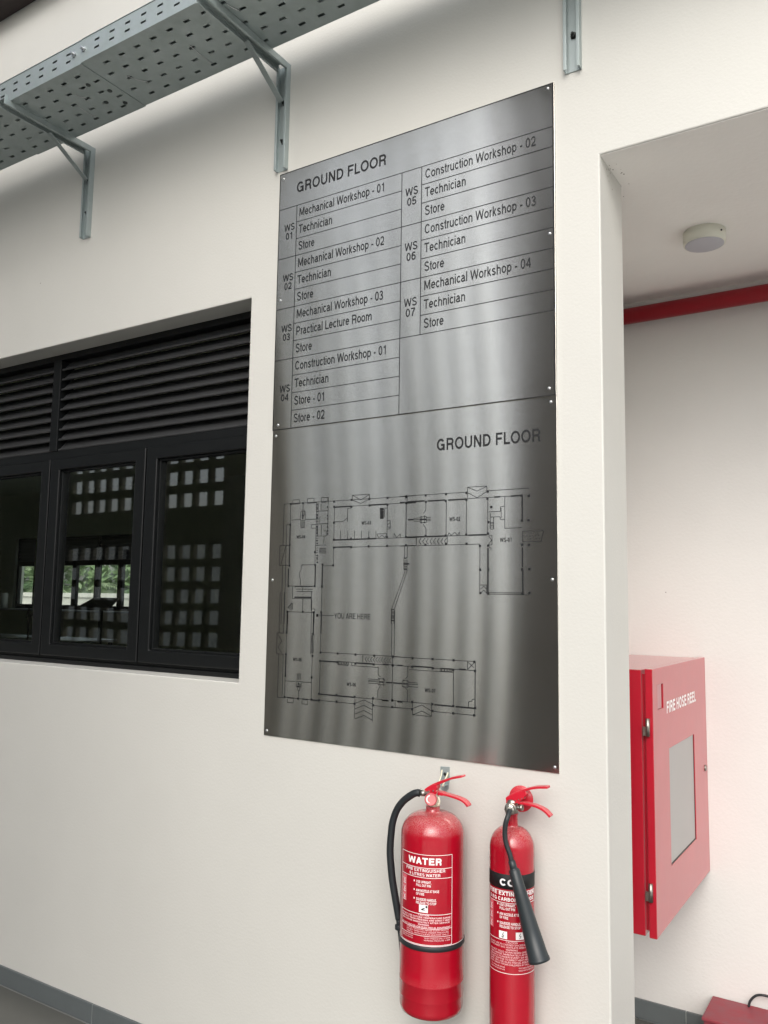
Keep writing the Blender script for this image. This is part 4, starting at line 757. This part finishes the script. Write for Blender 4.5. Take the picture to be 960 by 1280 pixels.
m = MB()
small = ['CAUTION', 'DO NOT USE OUTSIDE TEMPERATURE RANGE', 'PROTECT FROM FREEZING AND DIRECT HEAT', 'RECHARGE IMMEDIATELY AFTER SERVICE', 'WARNING', 'DO NOT USE ON LIVE ELECTRICAL EQUIPMENT']
for i, s in enumerate(small): text(m, s, 0, .7288 - .0058 * i, .0038, width=min(.145, .0041 * len(s)), bold=.10, align='c', place=cm)
for i, s in enumerate(('CHECK PRESSURE GAUGE EVERY MONTH', 'DO NOT OPEN WHILE UNDER PRESSURE', 'REFILL WITH CLEAN WATER ONLY')): text(m, s, .008, .6935 - .0055 * i, .0036, width=.118, align='c', place=cm)
for i, s in enumerate(('TEST PRESSURE 27 BAR', 'WORKING PRESSURE 14 BAR')): text(m, s, .072, .6738 - .005 * i, .0030, width=.070, align='r', place=cm)
for i, s in enumerate(('MEDIUM WATER', 'PROPELLANT NITROGEN')): text(m, s, -.070, .6738 - .005 * i, .0030, width=.040, place=cm)
make('small_print', m, PINKP, we, kind='stuff')
m = MB()
rect(m, -.072, .8200, -.0545, .7560, cm, 4); make('instruction_strip', m, mat('strip_red', rgb('#d8606c'), .4), we)
cm2 = cylmap(wx, wy, wr + .0008, P0)
m = MB()
for i in range(3):
    z = .812 - i * .0205; strip(m, -.069, z, -.059, z - .010, .0022, cm2); strip(m, -.059, z, -.067, z - .012, .0018, cm2); rect(m, -.0685, z - .0145, -.0580, z - .0122, cm2)
rect(m, -.0120, .7372, .0115, .7560, cm2, 3); make('pictogram', m, WHITEP, we, kind='stuff')
m = MB(); cm3 = cylmap(wx, wy, wr + .0012, P0)
strip(m, -.006, .744, .003, .748, .0030, cm3); strip(m, -.004, .7435, .004, .7435, .0016, cm3); rect(m, .0055, .7490, .0102, .7545, cm3); make('pictogram_mark', m, BLACKINK, we, kind='stuff')
# valve head
make('valve_body', MB().lathe([(.0165, .984), (.0165, .990), (.0135, .992), (.0135, 1.014), (.010, 1.018), (.010, 1.030)], (wx + .003, wy, 0), (0, 0, 1), 24), CREAM, we)
g = Vector((-1.0975, -.1270, 1.0065)); ga = Vector((.35, -.93, .05)).normalized()
make('gauge_stem', MB().cyl((-1.1010, -.110, 1.0068), tuple(g), .006, 12), CHROME, we)
gr = make('gauge', MB().lathe([(.0155, 0), (.0165, .002), (.0165, .009), (.0145, .0105), (.0140, .0085)], g - ga * .003, ga, 28), mat('gauge_rim', rgb('#b5404a'), .35, coat=.3), we)
make('gauge_face', MB().lathe([(.0139, .0), (.0139, .0008)], g + ga * .0052, ga, 28), GAUGEF, gr)
m = MB(); gp = g + ga * .0065; gx = Vector((.94, .34, 0))
for a in range(200, 341, 14):
    th = math.radians(a - 90); d = gx * math.cos(th) + Vector((0, 0, 1)) * math.sin(th); s_ = ga.cross(d) * .0012
    m.add([gp + d * .0085 + s_, gp + d * .0085 - s_, gp + d * .0120 - s_, gp + d * .0120 + s_], [(0, 1, 2, 3)])
make('gauge_marks', m, WHITEP, gr, kind='stuff')
m = MB(); plate_path(m, [(-1.126, 1.0215), (-1.108, 1.0345), (-1.077, 1.0500), (-1.044, 1.0640), (-1.0145, 1.0722)], wy, .021, lambda t: .0075 if t < .6 else .0055)
m.prism([(-1.1260, 1.0130), (-1.1260, 1.0265), (-1.1080, 1.0385), (-1.0920, 1.0440), (-1.0890, 1.0340), (-1.0950, 1.0230), (-1.1030, 1.0160)], 'y', wy - .0108, wy + .0108)
make('squeeze_lever', m, REDLEV, we, bevel=.0012)
m = MB(); plate_path(m, [(-1.108, 1.0190), (-1.088, 1.0195), (-1.056, 1.0175), (-1.024, 1.0130), (-1.007, 1.0065), (-.998, .9975)], wy, .020, lambda t: .009 if t < .3 else .0060)
make('carry_handle', m, REDLEV, we, bevel=.0012)
m = MB()
for a, b in ((-1.113, 1.0215), (-1.100, 1.0245)): m.cyl((a, wy - .0125, b), (a, wy + .0125, b), .0022, 10)
make('lever_pin', m, CHROME, we)
m = MB().tube([(-1.0935, -.118, 1.008), (-1.086, -.126, 1.012), (-1.082, -.124, 1.020), (-1.086, -.114, 1.024)], .0011, 6); make('safety_pin', m, CHROME, we)
m = MB().tube([(-1.083, -.1125, 1.012), (-1.078, -.115, 1.000), (-1.083, -.116, .990), (-1.093, -.112, .992)], .0022, 6); make('tamper_seal', m, CREAM, we)
m = MB().tube([(-1.108, -.085, 1.020), (-1.107, -.060, 1.045), (-1.112, -.040, 1.066)], .0020, 6)
m.tube([(-1.094, -.07, 1.030), (-1.096, -.045, 1.050), (-1.104, -.020, 1.056), (-1.113, -.0065, 1.040)], .0022, 6)
make('hanging_tie', m, CREAM, we)
make('hose_coupling', MB().lathe([(.0062, 0), (.0062, .012), (.0080, .0125), (.0080, .024), (.0070, .0245), (.0070, .030)], (-1.1120, -.108, 1.0150), (-1, -.35, .02), 18), CHROME, we)
hp = [(-1.1375, -.117, 1.0150), (-1.1475, -.119, 1.0145), (-1.1620, -.120, 1.0072), (-1.1875, -.120, .9875), (-1.2080, -.120, .9605), (-1.2205, -.120, .9269), (-1.2245, -.120, .8960), (-1.2270, -.120, .8640), (-1.2262, -.120, .8330), (-1.2200, -.118, .7758), (-1.2085, -.115, .7160), (-1.2010, -.112, .6760)]
make('hose', MB().tube(hp, .0098, 14), RUBBER, we)
make('hose_nozzle', MB().tube([(-1.2010, -.112, .6755), (-1.1975, -.110, .640), (-1.1950, -.108, .600), (-1.1945, -.107, .575)], lambda t: .0085 - .0045 * t, 12), RUBBER, we)
make('hose_clip', MB().lathe([(.0112, 0), (.0120, .001), (.0120, .011), (.0112, .012)], (-1.2000, -.1115, .650), (0, 0, 1), 18).box(-1.2000, -1.1850, -.1175, -.1055, .652, .660), RUBBER, we)
# hook plate of the water extinguisher
hk = thing('wall_hook', (-1.1235, -.002, 1.04), 'small galvanised hook plate on the wall above the water extinguisher', 'hook')
make('plate', MB().prism([(-1.1375, 1.012), (-1.1330, 1.0035), (-1.1250, 1.0005), (-1.1165, 1.003), (-1.1100, 1.011), (-1.1085, 1.069), (-1.1375, 1.067)], 'y', -.0028, -.0004), GALV, hk, bevel=.0005)
make('hook_arm', MB().box(-1.1215, -1.1125, -.052, -.0029, 1.0190, 1.0215).box(-1.1215, -1.1125, -.0545, -.0521, 1.0190, 1.0330), GALV, hk, bevel=.0006)
make('screw', MB().lathe([(.0048, 0), (.0045, .0018), (.002, .0026)], (-1.1225, -.0028, 1.0480), (0, -1, 0), 12), STEELD, hk)

# CO2
cx, cy, cr = -.8900, -.0720, .0568
ce = thing('fire_extinguisher', (cx, cy, .36), 'slimmer red CO2 fire extinguisher with a black band and black discharge horn', 'extinguisher', 'fire extinguishers hung on the wall')
prof = [(.045, .3500), (.053, .3530), (cr - .0006, .3620), (cr, .3700), (cr, .60), (cr, .80), (cr, .9050)]
for a in range(1, 11):
    th = a * math.pi / 2 / 10; prof.append((.0160 + (cr - .0160) * math.cos(th), .9050 + .0520 * math.sin(th)))
prof += [(.0150, .963), (.0148, .985), (.0160, .988), (.0160, .992)]
make('cylinder', MB().lathe(prof, (cx, cy, 0), (0, 0, 1), 72), REDCYL, ce)
make('black_band', MB().lathe([(cr + .0002, .8185), (cr + .0004, .8186), (cr + .0004, .8539), (cr + .0002, .8540)], (cx, cy, 0), (0, 0, 1), 72, caps=False), BLACKINK, ce)
P1 = math.radians(23); cm = cylmap(cx, cy, cr + .0004, P1); cmb = cylmap(cx, cy, cr + .0008, P1); hw = math.radians(76) * cr
m = MB()
text(m, 'CO2', -.031, .8265, .0170, width=.056, bold=.12, place=cmb)
text(m, 'FIRE EXTINGUISHER', 0, .8035, .0092, width=.1400, bold=.105, align='c', place=cm)
text(m, '5 KG CARBON DIOXIDE', 0, .7905, .0085, width=.1330, bold=.105, align='c', place=cm)
for i, (a, b) in enumerate((('USE UPRIGHT,', 'PULL OUT PIN'), ('AIM NOZZLE AT BASE', 'OF FIRE'), ('SQUEEZE HANDLE,', 'RELEASE TO STOP'))):
    z = .7775 - i * .0215
    rect(m, -.0385, z + .0015, -.0355, z + .0055, cm); text(m, a, -.0315, z, .0062, xs=.68, bold=.095, place=cm); text(m, b, -.0315, z - .0085, .0062, xs=.68, bold=.095, place=cm)
make('label_text', m, WHITEP, ce, kind='stuff')
m = MB()
ln = lambda z, a=-hw, b=hw, w=.0012: strip(m, a, z, b, z, w, cm, 30)
ln(.8140); ln(.7860); ln(.6975); ln(.6200)
for s in (-hw, hw): strip(m, s, .8140, s, .6200, .0012, cm)
make('label_border', m, WHITEP, ce, kind='stuff')
m = MB()
small = ['CAUTION', 'DO NOT USE IN CONFINED SPACES WITHOUT AIR', 'ASPHYXIANT GAS VENTILATE AREA AFTER USE', 'WARNING', 'DO NOT HOLD HORN WHEN OPERATING', 'RECHARGE IMMEDIATELY AFTER USE', 'WEIGH CYLINDER EVERY SIX MONTHS', 'DO NOT EXPOSE TO DIRECT HEAT ABOVE 60 C', 'SAFE ON LIVE ELECTRICAL EQUIPMENT', 'KEEP AWAY FROM CHILDREN AT ALL TIMES']
for i, s in enumerate(small): text(m, s, 0, .6915 - .0058 * i, .0040, width=min(.132, .0041 * len(s)), align='c', place=cm)
for i, s in enumerate(('TEST PRESSURE 250 BAR', 'MADE FOR INDOOR USE')): text(m, s, .062, .6325 - .0055 * i, .0030, width=.045, align='r', place=cm); text(m, s, -.062, .6325 - .0055 * i, .0030, width=.045, place=cm)
make('small_print', m, PINKP, ce, kind='stuff')
m = MB(); rect(m, -.0700, .7850, -.0530, .7200, cm, 3); make('instruction_strip', m, mat('strip_red', rgb('#d8606c'), .4), ce)
m = MB()
for i in range(3):
    z = .778 - i * .0205; strip(m, -.068, z, -.058, z - .010, .0022, cmb); strip(m, -.058, z, -.066, z - .012, .0018, cmb); rect(m, -.0675, z - .0145, -.0570, z - .0122, cmb)
rect(m, -.0330, .7010, -.0115, .7185, cmb, 3); rect(m, .0100, .7010, .0310, .7185, cmb, 3); make('pictogram', m, WHITEP, ce, kind='stuff')
m = MB(); cm3 = cylmap(cx, cy, cr + .0012, P1)
strip(m, -.0205, .7160, -.0240, .7090, .0014, cm3); strip(m, -.0240, .7090, -.0195, .7095, .0012, cm3); strip(m, -.0195, .7095, -.0235, .7030, .0014, cm3); strip(m, -.026, .706, -.021, .704, .0018, cm3)
strip(m, .0225, .7160, .0185, .7100, .0014, cm3); strip(m, .0185, .7100, .0235, .7098, .0012, cm3); strip(m, .0235, .7098, .0195, .7030, .0014, cm3); make('pictogram_mark', m, BLACKINK, ce, kind='stuff')
make('valve_body', MB().lathe([(.0145, .992), (.0145, 1.022), (.010, 1.026)], (cx + .002, cy, 0), (0, 0, 1), 20), CHROME, ce)
dsk = MB().lathe([(.032, 0), (.033, .002), (.032, .004), (.010, .0045)], (-.8750, -.0460, 1.0235), (.05, -1, .05), 36); make('backing_disc', dsk, REDLEV, ce)
m = MB(); plate_path(m, [(-.9025, 1.0250), (-.889, 1.0355), (-.857, 1.0515), (-.822, 1.0635), (-.790, 1.0680)], cy, .019, lambda t: .0060)
m.prism([(-.9025, 1.0150), (-.9025, 1.0290), (-.885, 1.0395), (-.868, 1.0480), (-.850, 1.0540), (-.846, 1.0440), (-.856, 1.0300), (-.870, 1.0200), (-.885, 1.0140)], 'y', cy - .0098, cy + .0098)
make('squeeze_lever', m, REDLEV, ce, bevel=.0012)
m = MB(); plate_path(m, [(-.872, 1.0205), (-.842, 1.0195), (-.817, 1.0165), (-.798, 1.0095), (-.7835, .9975)], cy, .018, lambda t: .0065)
make('carry_handle', m, REDLEV, ce, bevel=.0012)
m = MB()
for i in range(5): a = -.884 + i * .0085; m.cyl((a, cy - .0112, 1.0215 + i * .0035), (a, cy - .0095, 1.0215 + i * .0035), .0016, 8)
make('lever_rivets', m, CHROME, ce, kind='stuff')
# elbow, hose and horn in front of the cylinder
make('elbow', MB().lathe([(.0085, 0), (.0085, .030), (.0130, .0305), (.0140, .036), (.0130, .046), (.0090, .048), (.0085, .053), (.004, .054)], (-.8815, -.0790, 1.0110), (.16, -1, 0), 8, smooth=False).lathe([(.0150, 0), (.0150, .004), (.0120, .0045)], (-.8755, -.1120, 1.0112), (.16, -1, 0), 24), CHROME, ce)
make('side_bolt', MB().cyl((-.8700, -.105, 1.0130), (-.8460, -.105, 1.0160), .0052, 12).cyl((-.8540, -.105, 1.0150), (-.8460, -.105, 1.0160), .0072, 12), CHROME, ce)
make('tag', MB().prism([(-.8935, .9880), (-.8890, .9990), (-.8855, .9975), (-.8890, .9860)], 'y', -.1080, -.1074), LAMPW, ce)
make('discharge_hose', MB().tube([(-.8720, -.1250, 1.0115), (-.8690, -.1380, 1.0070), (-.8690, -.1480, .9960), (-.8720, -.151, .9830), (-.8740, -.151, .9655), (-.8732, -.151, .9463), (-.8690, -.150, .9296), (-.8612, -.150, .9113), (-.8570, -.150, .8965)], .0062, 12), RUBBER, ce)
h0, h1 = Vector((-.8571, -.150, .8975)), Vector((-.7852, -.1500, .6790)); hd = h1 - h0; L = hd.length
make('horn', MB().lathe([(.0068, 0), (.0085, .001), (.0092, .018), (.0088, .0185), (.0118, .021), (.0135, .024), (.0160, L * .35), (.0205, L * .68), (.0246, L * .965), (.0262, L * .97), (.0262, L), (.0240, L), (.0100, L * .75)], h0, hd, 36), HORNM, ce)

# ------------------------------------------------------------------ things in the workshop behind the glass
def table(x0, x1, y0, y1, z, label):
    t = thing('work_table', ((x0 + x1) / 2, (y0 + y1) / 2, 0), label, 'table', 'white topped work tables in the workshop')
    make('table_top', MB().box(x0, x1, y0, y1, z - .03, z), TABLE, t, bevel=.003)
    src = None
    for x in (x0 + .05, x1 - .09):
        for y in (y0 + .05, y1 - .09):
            if src is None: src = make('leg', MB().box(x, x + .04, y, y + .04, .001, z - .031), BLACKM, t); q = (x, y)
            else: put_copy(src, 'leg', (x - q[0], y - q[1], 0), t)
table(-10.2, -9.1, 4.85, 5.5, .95, 'white topped work table low in the middle pane')
table(-11.7, -10.35, 4.75, 5.4, .95, 'white topped work table low in the left pane')
db = thing('drawing_board', (-6.4, 3.1, 0), 'tilted dark drawing board standing in front of the far window', 'drawing board')
make('board', MB().add([(-6.66, 2.95, 1.410), (-6.20, 2.95, 1.398), (-6.55, 3.35, 1.502), (-6.91, 3.35, 1.506), (-6.66, 2.95, 1.422), (-6.20, 2.95, 1.410), (-6.55, 3.35, 1.514), (-6.91, 3.35, 1.518)],
     [(0, 1, 2, 3), (7, 6, 5, 4), (0, 4, 5, 1), (1, 5, 6, 2), (2, 6, 7, 3), (3, 7, 4, 0)]), BLACKM, db)
make('stand', MB().cyl((-6.55, 3.15, .02), (-6.55, 3.15, 1.45), .02, 10).box(-6.8, -6.3, 2.95, 3.35, .001, .03), BLACKM, db)
bx = MB().lathe([(.10, 0), (.10, .26), (.085, .27)], (-14.20, 7.05, 1.295), (0, 0, 1), 16)
sh = thing('window_shelf', (-14.5, 7.05, 1.27), 'pale shelf board below the far windows', 'shelf')
make('shelf_board', MB().box(-15.9, -10.3, 6.9, 7.1995, 1.26, 1.285), TABLE, sh)
tag(make('tin', bx, LAMPW, origin=(-14.20, 7.05, 1.295)), 'pale round tin on the shelf at the left edge of the glass', 'tin')
tp = thing('tap', (-9.2, 4.2, 0), 'bright metal tap glinting low in the left pane', 'tap')
make('spout', MB().tube([(-9.20, 4.2, 1.13), (-9.20, 4.2, 1.24), (-9.15, 4.2, 1.29), (-9.09, 4.2, 1.31), (-9.08, 4.2, 1.26)], .014, 10), CHROME, tp)
make('tap_handle', MB().cyl((-9.24, 4.2, 1.25), (-9.16, 4.17, 1.36), .014, 10).cyl((-9.20, 4.2, .01), (-9.20, 4.2, 1.14), .012, 8), CHROME, tp)

# ------------------------------------------------------------------ outside beyond the far windows: boundary wall, palms, greenery
bw = thing('boundary_wall', (-22, 11, 0), 'white boundary wall with a coping beyond the far windows', 'wall')
make('masonry', MB().box(-40, -4, 11, 11.2, -.05, 1.50), PAINT, bw)
make('coping', MB().box(-40, -4, 10.95, 11.25, 1.5001, 1.604), PAINT, bw)
LEAF = [mat('palm_leaf_%s' % n, c, .5, var=.4, vscale=9, detail=2) for n, c in (('deep', (.13, .22, .10, 1)), ('fresh', (.20, .30, .15, 1)), ('pale', (.30, .38, .22, 1)))]
BARK = mat('palm_bark', (.16, .13, .09, 1), .9, var=.4, vscale=14)
labels = ['palm with arching fronds behind the left part of the far window', 'palm with upright fronds behind the second far pane', 'palm with drooping fronds behind the third far pane',
          'palm behind the rightmost far pane', 'pale green palm seen in the narrow far window', 'tall palm standing farthest back among the palms', 'low palm behind the boundary wall']
for i, (x, y, h) in enumerate(((-23.2, 13.2, 1.3), (-21.4, 12.8, .9), (-20.0, 13.1, 1.2), (-18.6, 12.9, 1.0), (-26.5, 13.0, 1.3), (-25.0, 15.5, 2.4), (-27.8, 14.5, 1.0))):
    pt = thing('palm_tree', (x, y, -.06), labels[i], 'palm')
    make('trunk', MB().tube([(x, y, -.06), (x + .05, y, h * .5), (x + .02, y, h)], lambda t: .13 - .05 * t, 10), BARK, pt)
    m = MB()
    for k in range(17):
        a = k * 2.399 + rnd.random() * .4; L = rnd.uniform(1.7, 2.5); e = rnd.uniform(.35, 1.35); pts = []
        for s in range(9):
            t = s / 8; r = L * t * math.cos(e * (1 - .3 * t)); z = h + L * t * math.sin(e) - 1.3 * t * t * L * .5
            pts.append(Vector((x + r * math.cos(a), y + r * math.sin(a), z)))
        m.tube(pts, lambda t: .014 - .009 * t, 4, 2)
        for s in range(26):
            t = .12 + .88 * s / 26; i0 = min(int(t * 8), 7); p = pts[i0].lerp(pts[i0 + 1], t * 8 - i0); d = (pts[i0 + 1] - pts[i0]).normalized()
            sd_ = d.cross(Vector((0, 0, 1))).normalized(); ll = .55 * math.sin(math.pi * min(1, t * .9 + .1)) + .08
            for sg in (-1, 1):
                q = p + (sd_ * sg * .8 + d * .55 + Vector((0, 0, -.25 + rnd.uniform(-.15, .15)))) * ll; wv = d * .018
                m.add([p - wv, p + wv, q], [(0, 1, 2)])
    make('crown', m, LEAF[i % 3], pt)
m = MB()
for k in range(15000):
    x = rnd.uniform(-42, -10); y = 16 + rnd.random() * 2; z = rnd.random() ** .8 * (3.6 + .8 * math.sin(x * .9) + .5 * math.sin(x * 2.3)); s = rnd.uniform(.09, .22)
    a = Vector((rnd.uniform(-1, 1), rnd.uniform(-1, 1), rnd.uniform(-1, 1))) * s; b = Vector((rnd.uniform(-1, 1), rnd.uniform(-1, 1), rnd.uniform(-1, 1))) * s * .6; c = Vector((x, y, z))
    m.add([c - a, c + b, c + a, c - b], [(0, 1, 2, 3)])
g_ = make('shrubbery', m, LEAF[1], origin=(-26, 17, 0)); tag(g_, 'dense green shrubbery filling the view beyond the boundary wall', 'shrubbery', kind='stuff')
